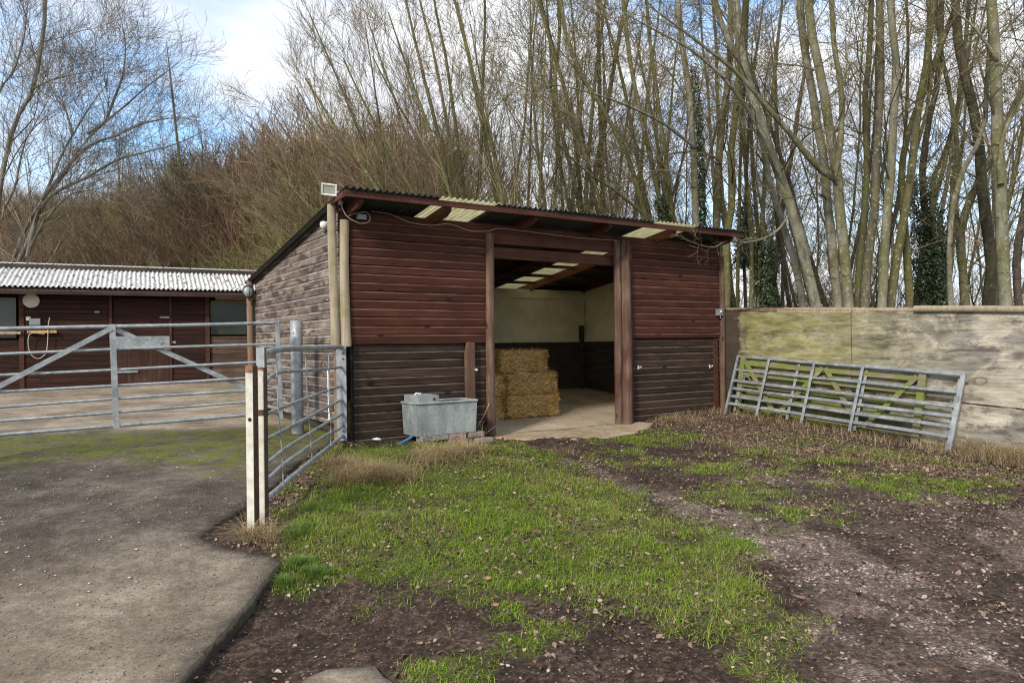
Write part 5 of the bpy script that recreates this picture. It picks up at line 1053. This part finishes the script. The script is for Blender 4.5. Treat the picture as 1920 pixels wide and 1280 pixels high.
traced('tall straight tree above the shed roof with ivy on its right side', [([(1305,430),(1302,340),(1298,250),(1288,150),(1275,60),(1270,-30)], 16.5, 17), ([(1300,275),(1245,232),(1180,200),(1110,175),(1040,160),(985,165)], 16.4, 7, dict(root=False, ext=False, Y1=14.5)), ([(1302,350),(1270,325),(1225,320),(1180,335)], 16.4, 5, NR)], 'bark_pale', seed=17, ivy=([(1318,440),(1316,330),(1310,220),(1300,120)], 0.10, 1200))
traced('slender tree left of the ivy-sided straight one above the roof', [([(1262,430),(1255,340),(1240,240),(1228,150),(1217,60),(1210,-30)], 17.5, 10)], 'bark_moss', lv=LV_THIN, seed=18)
traced('slender left-leaning tree third from the roof skylight', [([(1250,430),(1236,370),(1218,290),(1198,200),(1182,120),(1170,20)], 17.0, 12)], 'bark_moss', lv=LV_THIN, seed=19, ivy=([(1250,430),(1236,370)], 0.15, 700))
traced('mossy straight tree rising above the right end of the roof', [([(1342,440),(1346,340),(1352,250),(1366,150),(1370,60),(1372,-30)], 17.0, 19), ([(1350,300),(1310,285),(1250,290),(1200,310)], 16.8, 6, NR)], 'bark_moss', seed=20)
traced('crooked tree with a swollen trunk above the roof end', [([(1362,445),(1374,360),(1370,280),(1382,190),(1390,90),(1400,-20)], 16.2, 18)], 'bark_moss', seed=21)
traced('thin reddish trunk just right of the shed corner', [([(1384,590),(1384,500),(1386,400),(1388,300),(1395,180),(1400,60)], 18.0, 8)], 'bark_dark', 'twig_red', lv=LV_THIN, seed=22)
traced('thin double-stemmed tree with dark ivy right of the shed corner', [([(1408,590),(1410,500),(1405,400),(1398,300),(1390,180)], 17.5, 11), ([(1424,590),(1425,500),(1430,400),(1436,300),(1448,180)], 17.5, 11)], 'bark_moss', lv=LV_THIN, seed=23, ivy=([(1440,590),(1438,520),(1432,440)], 0.30, 2600))
traced('dark ivy-wrapped stub behind the shed corner', [([(1398,590),(1396,520),(1396,430),(1400,330)], 19, 8)], 'bark_dark', lv=LV_THIN, seed=24, ivy=([(1396,500),(1396,430),(1398,380)], 0.26, 1800))
traced('leaning tree bending over the roof beside the first skylight of the right half', [([(1215,420),(1195,350),(1172,280),(1130,205),(1095,150),(1065,80),(1050,-10)], 17.0, 12), ([(1206,400),(1150,355),(1110,330),(1065,290),(1030,255),(985,240)], 16.5, 8, dict(root=False, ext=False, Y1=14.5))], 'bark_moss', seed=25)
traced('reddish upright tree above the middle of the roof', [([(1130,420),(1130,330),(1126,250),(1124,160),(1122,60)], 19.0, 12)], 'bark_dark', 'twig_red', lv=LV_THIN, seed=26)
traced('long thin tree arching up-left from the middle of the roof', [([(1140,420),(1110,330),(1085,250),(1060,170),(1035,90),(1010,0)], 18.0, 10), ([(1100,300),(1060,230),(1020,190),(975,160),(930,150)], 17.5, 6, NR)], 'bark_moss', lv=LV_THIN, seed=27)
traced('slim mossy tree left of the reddish upright one', [([(1092,420),(1075,330),(1050,240),(1040,150),(1050,60),(1045,-30)], 18.5, 10)], 'bark_moss', lv=LV_THIN, seed=28)

# fan-shaped multi-stemmed thicket trees, leaning towards the left
LV_FAN = [dict(k=12, s=(0.18, 1.0), ang=(26, 8), ln=(1.6, 3.4), n=7, up=0.35, wob=0.07, rr=0.45), dict(k=9, s=(0.15, 1.0), ang=(26, 9), ln=(0.8, 1.7), n=5, up=0.25, wob=0.08, rr=0.6), dict(k=6, s=(0.2, 1.0), ang=(28, 9), ln=(0.3, 0.9), n=4, up=0.15, wob=0.09, rr=0.7)]
def fan(px, Y, stems, lab, seed, tm='twig', hh=8.5, bm='bark_moss'):
    rg = np.random.default_rng(seed); p = P(px, 640, Y); z = g(p.x, p.y); S_ = []; R_ = []
    for lean, dep, ln_, w in stems:
        n_ = 10; d = np.array([math.sin(R(lean*1.15)), dep, math.cos(R(lean*1.15))]); d /= np.linalg.norm(d); q = np.array([rg.uniform(-.25, .25), rg.uniform(-.25, .25), -0.15]); pts = [q]
        for i in range(n_): d = d+np.array([rg.normal(0, .035)-0.002*lean*0, rg.normal(0, .04), 0.035]); d /= np.linalg.norm(d); q = q+d*ln_/n_; pts.append(q)
        S_.append(np.array(pts)); R_.append(np.linspace(w, w*0.18, n_+1))
    (tv, tf), (cv, cf) = make_tree_meshes(S_, R_, rg, LV_FAN, rmin=0.004)
    return plant_tree('multi_stemmed_tree', lab, 'tree', np_mesh('trunk', tv, tf, True), np_mesh('crown', cv, cf, True), (p.x, p.y, z), bm, tm, 'bare multi-stemmed trees behind the shed')
fan(985, 16.5, [(-48,.1,8.2,.085),(-38,-.1,8.6,.10),(-28,.1,9.0,.09),(-18,0,9.2,.08),(-8,.2,9.0,.075),(4,0,8.6,.07),(-56,0,7.0,.06)], 'fan-shaped mossy tree with many stems rising behind the left skylight', 41)
fan(905, 18.5, [(-52,.1,8.0,.07),(-42,0,9.0,.085),(-32,.1,9.6,.08),(-22,-.1,9.8,.08),(-12,0,9.6,.06)], 'many-stemmed tree leaning left over the left half of the roof', 42, 'twig_red')
fan(1045, 18.5, [(-36,.1,8.5,.07),(-26,0,9.6,.085),(-15,.1,9.6,.08),(-5,-.1,9.8,.08),(6,0,9.0,.06)], 'many-stemmed tree with fine upright twigs above the middle of the roof', 43, 'twig')
fan(820, 21.0, [(-50,.1,8.0,.06),(-38,0,8.8,.075),(-27,.1,9.6,.07),(-15,-.1,9.8,.07),(-4,0,9.8,.06),(8,0,9.6,.06)], 'reddish twiggy tree forming the tall left end of the wood', 44, 'twig_red')
fan(790, 19.5, [(-44,.1,5.0,.05),(-32,0,5.8,.06),(-20,.1,6.0,.05),(-48,-.2,4.6,.05),(12,0,5.2,.05)], 'low green-barked bushy tree just above the left end of the roof', 45, 'twig_green')

# background wood: a few kinds, copied
def variant(seed, h, nst, lv, spread=8, w=0.09):
    rg = np.random.default_rng(seed); S_ = []; R_ = []
    for i in range(nst):
        d = np.array([rg.normal(0, math.sin(R(spread))), rg.normal(0, math.sin(R(spread))), 1.0]); q = np.array([rg.normal(0, .2 if nst > 1 else 0), rg.normal(0, .2 if nst > 1 else 0), -0.3]); pts = [q]
        for j in range(12): d = d+np.append(rg.normal(0, .045, 2), 0.02); d /= np.linalg.norm(d); q = q+d*h/12; pts.append(q)
        S_.append(np.array(pts)); R_.append(np.linspace(w, w*0.25, 13)*rg.uniform(0.7, 1.1))
    (tv, tf), (cv, cf) = make_tree_meshes(S_, R_, rg, lv, rmin=0.005, trunk_sides=7)
    return np_mesh('trunk', tv, tf, True), np_mesh('crown', cv, cf, True)
LV_BG = [dict(k=22, s=(0.1, 1.0), ang=(48, 12), ln=(1.6, 3.4), n=6, up=0.5, wob=0.14, rr=0.3), dict(k=8, s=(0.15, 1.0), ang=(40, 12), ln=(0.7, 1.6), n=4, up=0.3, wob=0.15, rr=0.55), dict(k=5, s=(0.2, 1.0), ang=(38, 12), ln=(0.3, 0.8), n=3, up=0.2, wob=0.12, rr=0.7)]
LV_BG[0]['k'] = 18
bgv = []
for i, (h, ns, sp, w, bm_, tm_) in enumerate([(13, 1, 4, .11, 'bark_moss', 'twig'), (12, 2, 9, .09, 'bark_dark', 'twig'), (14, 1, 6, .13, 'bark_moss', 'twig_red'), (11, 3, 12, .07, 'bark_moss', 'twig'), (12.5, 1, 9, .09, 'bark_dark', 'twig_red')]):
    tme, cme = variant(200+i, h, ns, LV_BG, sp, w); tme.materials.append(MAT[bm_]); cme.materials.append(MAT[tm_]); bgv.append((tme, cme))
rb = random.Random(7); kinds = ['slender bare tree standing farther back in the wood', 'forked dark bare tree standing farther back in the wood', 'tall straight bare tree standing farther back in the wood', 'bushy many-stemmed bare tree standing farther back in the wood', 'leaning dark bare tree standing farther back in the wood']
spots = []
for i in range(64):
    Y = rb.uniform(19, 27) if i < 26 else rb.uniform(26, 46); px = rb.uniform(1020, 2000) if i % 4 else rb.uniform(860, 1300); spots.append((px, Y))
for (px, Y) in spots:
    k = rb.randrange(5); p = P(px, 640, Y); plant_tree('background_tree', kinds[k], 'tree', bgv[k][0], bgv[k][1], (p.x, p.y, g(p.x, p.y)-0.1), None, None, 'trees far back in the wood, '+['slender', 'forked', 'straight', 'bushy', 'leaning'][k], rb.uniform(0, 6.28), rb.uniform(0.85, 1.15))

# big bare trees at the left, behind the stables
LV_L = [dict(k=16, s=(0.12, 1.0), ang=(38, 12), ln=(2.0, 4.4), n=8, up=0.35, wob=0.10, rr=0.36), dict(k=9, s=(0.15, 1.0), ang=(38, 12), ln=(1.0, 2.2), n=6, up=0.35, wob=0.12, rr=0.55), dict(k=7, s=(0.15, 1.0), ang=(36, 12), ln=(0.4, 1.1), n=4, up=0.25, wob=0.12, rr=0.65)]
z = lambda l: [(x/2.56, y/2.56) for x, y in l]
def big(lab, stems, seed, group='big bare trees behind the stable block'):
    rg = np.random.default_rng(seed); S_ = [stem_px(*s[:3], **(s[3] if len(s) > 3 else {})) for s in stems]; o = S_[0][0][0].copy(); o[2] += 0.15
    (tv, tf), (cv, cf) = make_tree_meshes([s[0]-o for s in S_], [s[1] for s in S_], rg, LV_L, rmin=0.0042)
    return plant_tree('large_bare_tree', lab, 'tree', np_mesh('trunk', tv, tf, True), np_mesh('crown', cv, cf, True), tuple(o), 'bark_left', 'twig_grey', group)
big('spreading pale bare tree whose limbs arch to the right over the stable roof', [(z([(95,1250),(150,1120),(210,980),(330,800),(400,690),(500,590),(600,510),(700,420),(860,300)]), 24, 12, dict(ext=False)),
   (z([(60,1250),(130,1080),(220,930),(270,800),(330,680),(440,500),(515,400),(520,340)]), 24.3, 11, dict(ext=False)),
   (z([(130,1230),(210,970),(420,850),(560,770),(700,730),(850,690),(1000,620)]), 23.5, 9, NR), (z([(200,960),(400,720),(560,650),(700,590),(860,565),(980,590)]), 23.2, 8, NR),
   (z([(420,640),(500,590),(545,480),(590,360),(602,230),(590,130),(560,30)]), 24, 7, NR), (z([(150,1180),(220,1050),(330,940),(400,915),(500,930),(580,980)]), 23, 6, NR), (z([(345,640),(320,540),(270,470),(230,400)]), 24.3, 5, NR)], 61)
big('grey bare tree with a curved trunk standing at the left edge', [(z([(-30,1250),(0,900),(40,700),(70,590),(130,490),(170,390),(197,230),(212,120),(218,-20)]), 22, 11, dict(ext=True)), (z([(20,1000),(70,900),(100,760),(130,660),(210,570),(260,540)]), 22.5, 6, NR), (z([(150,430),(260,380),(400,350),(500,330)]), 22, 5, NR), (z([(-40,500),(20,400),(60,350),(110,200),(130,60),(130,-30)]), 22, 7, NR)], 62)
rb = random.Random(17)
for i in range(13):
    px = rb.uniform(-120, 420); Y = rb.uniform(30, 48); k = rb.choice([0, 1, 3]); p = P(px, 640, Y); plant_tree('background_tree', ['thin bare tree at the left on the wooded bank', 'forked bare tree at the left on the wooded bank', '', 'bushy bare tree at the left on the wooded bank'][k], 'tree', bgv[k][0], bgv[k][1], (p.x, p.y, g(p.x, p.y)-0.1), None, None, 'bare trees on the bank at the left, '+['thin', 'forked', '', 'bushy'][k], rb.uniform(0, 6.28), rb.uniform(0.42, 0.62))
traced('ivy-clad trunk standing up from the brown scrub on the bank', [([(348,470),(345,400),(342,340),(335,285),(330,240)], 30, 7)], 'bark_dark', lv=[dict(LV_THIN[0], ln=(0.6, 1.2)), LV_THIN[1]], seed=63, ivy=([(348,440),(345,390),(342,330),(334,282)], 0.36, 1500))['group'] = 'bare trees on the bank'
# scrub covering the bank
def shrub_var(seed, h, up):
    rg = np.random.default_rng(seed); S_ = []; R_ = []
    for i in range(16):
        a = rg.random()*6.28; l = rg.uniform(.15, .75); d = np.array([math.cos(a)*l-0.25, math.sin(a)*l, 1.0]); q = np.array([rg.normal(0, .35), rg.normal(0, .35), -.2]); pts = [q]
        for j in range(7): d = d+np.append(rg.normal(0, .08, 2), up); d /= np.linalg.norm(d); q = q+d*h*rg.uniform(.8, 1.1)/7; pts.append(q)
        S_.append(resample(pts, 8)); R_.append(np.linspace(.022, .008, 8))
    Pn = np.stack(S_); Rn = np.stack(R_); a = [tubes(Pn, Rn, 4)]
    p1, r1 = spawn(Pn, Rn, 9, rg, s=(.15, 1), ang=(30, 12), ln=(.8, 1.9), n=4, up=.3, wob=.10, rr=.6, rmin=.0055)
    p2, r2 = spawn(p1, r1, 7, rg, s=(.1, 1), ang=(32, 14), ln=(.35, .95), n=3, up=.2, wob=.10, rr=.8, rmin=.0045)
    return cat(a[0], tubes(p1, r1, 3), tubes(p2, r2, 3))
svar = [shrub_var(300+i, 3.6, (-.02, .02, -.05)[i % 3]) for i in range(5)]
def scrub(name, lab, n_, xr, yr, hf, mat, seed, keep=lambda x, y: True):
    rg = random.Random(seed); L_ = []; c = 0
    while c < n_:
        x = rg.uniform(*xr); y = rg.uniform(*yr)
        if not keep(x, y): continue
        v, f = svar[rg.randrange(5)]; a = rg.uniform(-0.7, 0.7); s = hf(x, y)*rg.uniform(.75, 1.15)/3.6; ca, sa = math.cos(a)*s, math.sin(a)*s
        w = np.stack([v[:,0]*ca-v[:,1]*sa+x, v[:,0]*sa+v[:,1]*ca+y, v[:,2]*s+g(x, y)], 1); L_.append((w, f)); c += 1
    V, F = cat(*L_); o = link(name, np_mesh(name, V, F, False), MAT[mat]); tag(o, lab, 'undergrowth', kind='stuff'); return o
left_of = lambda x, y: -0.75*y-3 < x < -0.045*y-0.5
hsc = lambda x, y: 3.2+3.6*float(sst(-0.62, -0.22, x/y))
scrub('brown_scrub', 'reddish brown bare scrub covering the bank behind the stables', 120, (-34, 1), (24.5, 46), hsc, 'scrub_mix', 5, left_of)
scrub('dark_scrub', 'grey-brown bare scrub mixed through the bank', 50, (-34, 2), (24.5, 42), hsc, 'scrub_mix', 6, left_of)
scrub('green_scrub', 'greenish broom-like scrub low on the bank beside the shed', 16, (-12, -4), (24, 28), lambda x, y: 4.0, 'twig_green', 8, lambda x, y: -0.40*y < x < -0.25*y)
scrub('undergrowth', 'low bare undergrowth between the trunks of the wood', 60, (0, 34), (20, 44), lambda x, y: 3.3, 'twig', 9, lambda x, y: x > 0.05*y)

# ------------------------------------------------------------ grass, leaves, gravel, sticks
def scatter(n_, box, maskf, rg):
    x = rg.uniform(box[0], box[1], n_); y = rg.uniform(box[2], box[3], n_); k = rg.random(n_) < maskf(x, y); return x[k], y[k]
def gz(x, y): return G(x, y) + (vnoise(x, y, 2.2, 3, 3)-0.5)*0.055 - 0.07*sst(4.9, 4.3, y)*sst(1.6, 0.0, sdf(yard_poly, x, y))*(sdf(yard_poly, x, y) > 0) - 0.008
def blades(name, x, y, hgt, wid, bend, colr, rg, lab, mat='blades', lean=None, zf=gz):
    n_ = len(x); z_ = zf(x, y); a = rg.random(n_)*2*PI; d = np.stack([np.cos(a), np.sin(a), np.zeros(n_)], 1)
    if lean is not None: d = d*0.5+lean; d /= np.linalg.norm(d, axis=1, keepdims=True)+1e-9
    s = np.stack([-d[:,1], d[:,0], np.zeros(n_)], 1); p = np.stack([x, y, z_], 1); h = hgt[:,None]; w = wid[:,None]; b = bend[:,None]*h; up_ = np.array([0, 0, 1.0])
    p1 = p+up_*h*0.5+d*b*0.25; p2 = p+up_*h*(1-0.35*np.minimum(bend[:,None], 1.8)**1.5*0.5)+d*b
    V = np.stack([p-s*w, p+s*w, p1+s*w*0.8, p1-s*w*0.8, p2+s*w*0.12, p2-s*w*0.12], 1).reshape(-1, 3); i = np.arange(n_)[:,None]*6
    F = np.concatenate([i+np.array([0,1,2,3]), i+np.array([3,2,4,5])], 0); c = np.repeat(np.c_[colr, np.ones(n_)], 6, 0)
    o = link(name, np_mesh(name, V, F, False, c), MAT[mat]); return tag(o, lab, name.replace('_', ' '), kind='stuff')
rg = np.random.default_rng(3); BX = (-3.2, 9.5, 3.0, 13.2)
out_yard = lambda x, y: (sdf(yard_poly, x, y) > 0.0) & (sdf(slab_small, x, y) > 0.03) & (sdf(apw, x, y) > 0.02)
gsel = lambda x, y: np.where(out_yard(x, y), np.clip(grass_mask(x, y)*1.2*(0.35+1.0*sst(.36, .58, vnoise(x, y, 9, 15, 3))), 0, 1), 0)*sst(13, 6, y)**0.3
x, y = scatter(1000000, BX, gsel, rg); n_ = len(x)
hn = vnoise(x, y, 2.2, 17, 3); tall = soft(gpoly([(520,1010),(560,920),(650,840),(760,850),(720,930),(650,1010),(560,1040)]), x, y, .3)
hg = (0.016+0.045*hn**1.5*1.3+0.035*tall)*rg.uniform(.5, 1.3, n_)
cn = vnoise(x, y, 1.4, 23, 3)[:,None]; cb = rg.random((n_, 1)); dry = (rg.random((n_, 1)) < 0.12+0.26*(cn > .55))
gc = np.array([.12,.225,.010])*(1-cb)+np.array([.30,.40,.035])*cb; gc = gc*(0.8+0.4*cn); gc = np.where(dry, np.array([.40,.31,.15])*(0.4+0.8*cb), gc)
blades('grass', x, y, hg, rg.uniform(.0013, .0028, n_), rg.uniform(.3, 2.2, n_), gc, rg, 'short green grass before the shed')
# long dry grass along fence, wall, and in tussocks
def tuss(pts):
    X = []; Y = []; 
    for px, py, r_, k in pts:
        cx, cy = gp(px, py); a = rg.random(k)*2*PI; q = r_*np.abs(rg.normal(0, .5, k)); X.append(cx+q*np.cos(a)); Y.append(cy+q*np.sin(a))
    return np.concatenate(X), np.concatenate(Y)
def strip(p0, p1, w, k):
    a = np.array(gp(*p0)); b = np.array(gp(*p1)); t = rg.random(k)[:,None]; q = a+(b-a)*t; q = q+rg.normal(0, w, (k, 2)); return q[:,0], q[:,1]
X = []; Y = []
for t_ in [tuss([(690,895,.30,900),(640,878,.22,500),(665,905,.22,500),(740,900,.25,400),(830,858,.30,600),(880,850,.22,350),(790,862,.25,300),(470,1015,.10,220),(505,1018,.10,120),(855,835,.07,40),(1215,780,.20,260),(1250,790,.25,300),(1300,795,.3,300),(1060,850,.2,60)]),
           strip((1195,790), (1345,770), .16, 900), strip((1345,770), (1560,812), .22, 1300), strip((1560,812), (1780,850), .16, 700), strip((1800,848), (1990,880), .20, 2300), strip((1812,842), (1990,872), .10, 2200), strip((1205,780), (1345,760), .10, 700), strip((1370,760), (1800,830), .1, 900), strip((1880,835), (1990,850), .12, 900), strip((1300,830), (1800,880), .3, 500)]:
    X.append(t_[0]); Y.append(t_[1])
x = np.concatenate(X); y = np.concatenate(Y); ok = out_yard(x, y) & ((x-SO.x)*-Vv.x*-1+(y-SO.y)*Vv.y*1 < 99); 
loc_y = (x-SO.x)*Vv.x+(y-SO.y)*Vv.y; loc_x = (x-SO.x)*U.x+(y-SO.y)*U.y; ok = out_yard(x, y) & (loc_y < -0.03) & (loc_x < SW+0.0); x = x[ok]; y = y[ok]; n_ = len(x)
cb = rg.random((n_, 1)); c = np.array([.30,.19,.10])*(1-cb)+np.array([.60,.46,.28])*cb; gr_ = rg.random((n_, 1)) < .12; c = np.where(gr_, np.array([.12,.16,.03])*(0.7+.6*cb), c)
tl = np.where(loc_y[ok] > -3.0, 1.0, 1.0); blades('dry_grass', x, y, rg.uniform(.05, .20, n_)*(0.75+0.5*vnoise(x, y, 3, 33, 2))*np.where(x > 5.6, 1.35, 1.0), rg.uniform(.0012, .0024, n_), rg.uniform(.4, 2.2, n_), c, rg, 'straw-coloured dry grass in tussocks and along the fence foot')
x, y = tuss([(868,842,.06,26),(850,845,.05,10),(905,838,.08,10),(800,850,.1,8)]); n_ = len(x); blades('tall_straws', x, y, rg.uniform(.18, .42, n_), rg.uniform(.0014, .0022, n_), rg.uniform(.15, .7, n_), np.array([.5,.4,.2])*rg.uniform(.7, 1.1, (n_, 1)), rg, 'a few tall pale grass stalks before the trough')
x, y = tuss([(690,892,.34,900),(640,878,.24,450),(665,905,.24,400),(740,900,.3,350),(800,870,.3,250),(830,858,.32,450),(880,850,.25,300),(470,1012,.09,120)]); k_ = out_yard(x, y); x = x[k_]; y = y[k_]; n_ = len(x); cb = rg.random((n_, 1))
blades('tussock_grass', x, y, rg.uniform(.10, .26, n_), rg.uniform(.0014, .0026, n_), rg.uniform(.8, 2.6, n_), np.array([.30,.20,.09])*(1-cb)+np.array([.62,.49,.27])*cb, rg, 'long arching dry tussocks beside the small gate and before the trough')
# bright green tufts at the slab corner and gate posts
x, y = tuss([(565,1060,.11,900),(590,1075,.10,700),(535,1088,.07,350),(480,1010,.06,200),(555,1010,.12,500),(600,960,.2,700),(560,1000,.15,500)]); k_ = out_yard(x, y); x = x[k_]; y = y[k_]; n_ = len(x); cb = rg.random((n_, 1))
blades('green_tufts', x, y, rg.uniform(.03, .10, n_), rg.uniform(.0015, .003, n_), rg.uniform(.3, 1.5, n_), np.array([.09,.16,.022])*(1-cb)+np.array([.2,.29,.06])*cb, rg, 'bright green grass tufts at the corner of the concrete')
# straw on the shed floor
k = 5000; xs_ = rg.uniform(1.2, 6.2, k); ys_ = np.clip(np.abs(rg.normal(2.4, .8, k)), .5, 3.55); near_ = rg.random(k) < .35; xs_ = np.where(near_, rg.uniform(2.6, 4.5, k), xs_); ys_ = np.where(near_, rg.uniform(.5, 1.3, k), ys_)
w = np.array([SO+U*a+Vv*b for a, b in zip(xs_, ys_)])
blades('loose_straw', w[:,0], w[:,1], rg.uniform(.01, .03, k), rg.uniform(.001, .002, k), rg.uniform(2, 4, k), np.array([.48,.33,.13])*rg.uniform(.6, 1.1, (k, 1)), rg, 'loose straw scattered on the shed floor', 'straw', zf=lambda x, y: -0.13+0.09*((x-SO.x)*Vv.x+(y-SO.y)*Vv.y)+0.004)
# dead leaves
lsel = lambda x, y: np.where(out_yard(x, y) & (((x-SO.x)*Vv.x+(y-SO.y)*Vv.y) < -0.02) & (((x-SO.x)*U.x+(y-SO.y)*U.y) < SW), np.clip(litter_mask(x, y)*.95+grass_mask(x, y)*(0.05+0.36*sst(.46,.62,vnoise(x, y, 1.9, 51, 3)))+.07+.22*sst(.52, .64, vnoise(x, y, 1.1, 55, 3)), 0, 1), 0)
x, y = scatter(330000, BX, lsel, rg); n_ = len(x); z_ = gz(x, y)+rg.uniform(.004, .03, n_)
a = rg.random(n_)*2*PI; sz = (.0045+.015*rg.random(n_)**2.6)[:,None]; nrm = np.stack([rg.normal(0, .6, n_), rg.normal(0, .6, n_), np.ones(n_)], 1); nrm /= np.linalg.norm(nrm, axis=1, keepdims=True)
d = np.stack([np.cos(a), np.sin(a), np.zeros(n_)], 1); d -= nrm*(d*nrm).sum(1, keepdims=True); s = np.cross(nrm, d); p = np.stack([x, y, z_], 1); cu = (rg.random(n_)**2*1.1)[:,None]
V = np.stack([p-d*sz*1.2, p-d*sz*.4+s*sz*.75+nrm*sz*cu, p+d*sz*.5+s*sz*.6+nrm*sz*cu*.8, p+d*sz*1.35+nrm*sz*.3*cu, p+d*sz*.5-s*sz*.65+nrm*sz*cu*.9, p-d*sz*.4-s*sz*.8+nrm*sz*cu], 1).reshape(-1, 3)
i = np.arange(n_)[:,None]*6; F = np.concatenate([i+np.array([0,1,2,3]), i+np.array([0,3,4,5])], 0); pal = np.array([(.11,.07,.05),(.20,.13,.09),(.32,.22,.16),(.42,.31,.23),(.30,.15,.09),(.07,.05,.04)])
c = pal[rg.choice(6, n_, p=[.33,.29,.15,.06,.03,.14])]*rg.uniform(.7, 1.2, (n_, 1)); tag(link('dead_leaves', np_mesh('dead_leaves', V, F, False, np.repeat(np.c_[c, np.ones(n_)], 6, 0)), MAT['leaf']), 'fallen brown leaves over grass and soil', 'dead leaves', kind='stuff')
# pebbles
cub = np.array([(x_, y_, z__) for z__ in (-1, 1) for y_ in (-1, 1) for x_ in (-1, 1)], float); cf_ = np.array([(0,2,3,1),(4,5,7,6),(0,1,5,4),(2,6,7,3),(0,4,6,2),(1,3,7,5)])
def stones(name, x, y, sz, colr, lab, zf=gz, flat=.55):
    n_ = len(x); q = cub[None]*rg.uniform(.45, 1.0, (n_, 8, 3)); q[:,:4,:2] *= .8; q[:,4:,:2] *= .7; q[:,:,2] *= flat; q *= sz[:,None,None]; a = rg.random(n_)*2*PI; ca, sa = np.cos(a)[:,None], np.sin(a)[:,None]
    V = np.stack([q[:,:,0]*ca-q[:,:,1]*sa+x[:,None], q[:,:,0]*sa+q[:,:,1]*ca+y[:,None], q[:,:,2]+(zf(x, y)+sz*.15)[:,None]], -1).reshape(-1, 3)
    F = (np.arange(n_)[:,None,None]*8+cf_[None]).reshape(-1, 4); o = link(name, np_mesh(name, V, F, False, np.repeat(np.c_[colr, np.ones(n_)], 8, 0)), MAT['pebble']); return tag(o, lab, name, kind='stuff')
psel = lambda x, y: np.where(out_yard(x, y), np.clip(gravel_mask(x, y)**1.3*.95*(0.25+vnoise(x, y, 5, 58, 2))+.012, 0, 1), 0)*sst(12.5, 5, y)
x, y = scatter(750000, BX, psel, rg); print('stones', len(x)); n_ = len(x); pal = np.array([(.38,.28,.24),(.46,.37,.32),(.28,.19,.16),(.55,.47,.41),(.21,.16,.135)])
stones('gravel', x, y, np.minimum(rg.gamma(1.8, .0031, n_)+.0028, .018), pal[rg.choice(5, n_)]*rg.uniform(.75, 1.1, (n_, 1)), 'pinkish gravel pressed into the track')
x, y = scatter(9000, BX, lambda x, y: np.where(out_yard(x, y), .35, 0), rg); n_ = len(x); stones('soil_crumbs', x, y, rg.uniform(.004, .011, n_), np.array([.06,.043,.034])*rg.uniform(.5, 1.6, (n_, 1)), 'small crumbs of dark soil', flat=.8)
x, y = scatter(150, (-6.2, -2.2, 4.0, 8.4), lambda x, y: sdf(yard_poly, x, y) < -.1, rg); k_ = rg.random(len(x)) < .33; n_ = len(x); stones('white_chips', x, y, rg.uniform(.006, .017, n_), np.array([.62,.6,.56])*rg.uniform(.8, 1.05, (n_, 1)), 'white stone chips scattered on the concrete yard', zf=lambda x, y: G(x, y)+.024, flat=.2)
x, y = scatter(30000, (-6, -1.2, 3.0, 7.2), lambda x, y: np.where(sdf(yard_poly, x, y) < -.02, .55, 0), rg); n_ = len(x); stones('yard_grit', x, y, rg.gamma(2.0, .0010, n_)+.001, np.array([(.30,.26,.21),(.38,.33,.27),(.19,.155,.125),(.24,.2,.16)])[rg.integers(0, 4, n_)]*rg.uniform(.7, 1.1, (n_, 1)), 'fine grit lying on the concrete yard', zf=lambda x, y: G(x, y)+.0235+(vnoise(x, y, 1.2, 71, 3)-0.5)*0.02, flat=.6)
# fallen sticks
x, y = scatter(900, BX, lambda x, y: np.where(out_yard(x, y), .5, 0), rg); n_ = len(x); a = rg.random(n_)*2*PI; l = rg.uniform(.03, .13, n_); z_ = gz(x, y)+.012
Pn = np.stack([np.stack([x+np.cos(a)*l*t+np.cos(a*3)*.006*math.sin(t*3), y+np.sin(a)*l*t+.006*np.sin(t*4+a), z_+.006*np.sin(t*3+a)], 1) for t in (-1, -.3, .3, 1)], 1)
V, F = tubes(Pn, np.full((n_, 4), .0017), 3); tag(link('twig_litter', np_mesh('twig_litter', V, F), MAT['twig']), 'tiny fallen twigs on the bare soil', 'fallen twigs', kind='stuff')
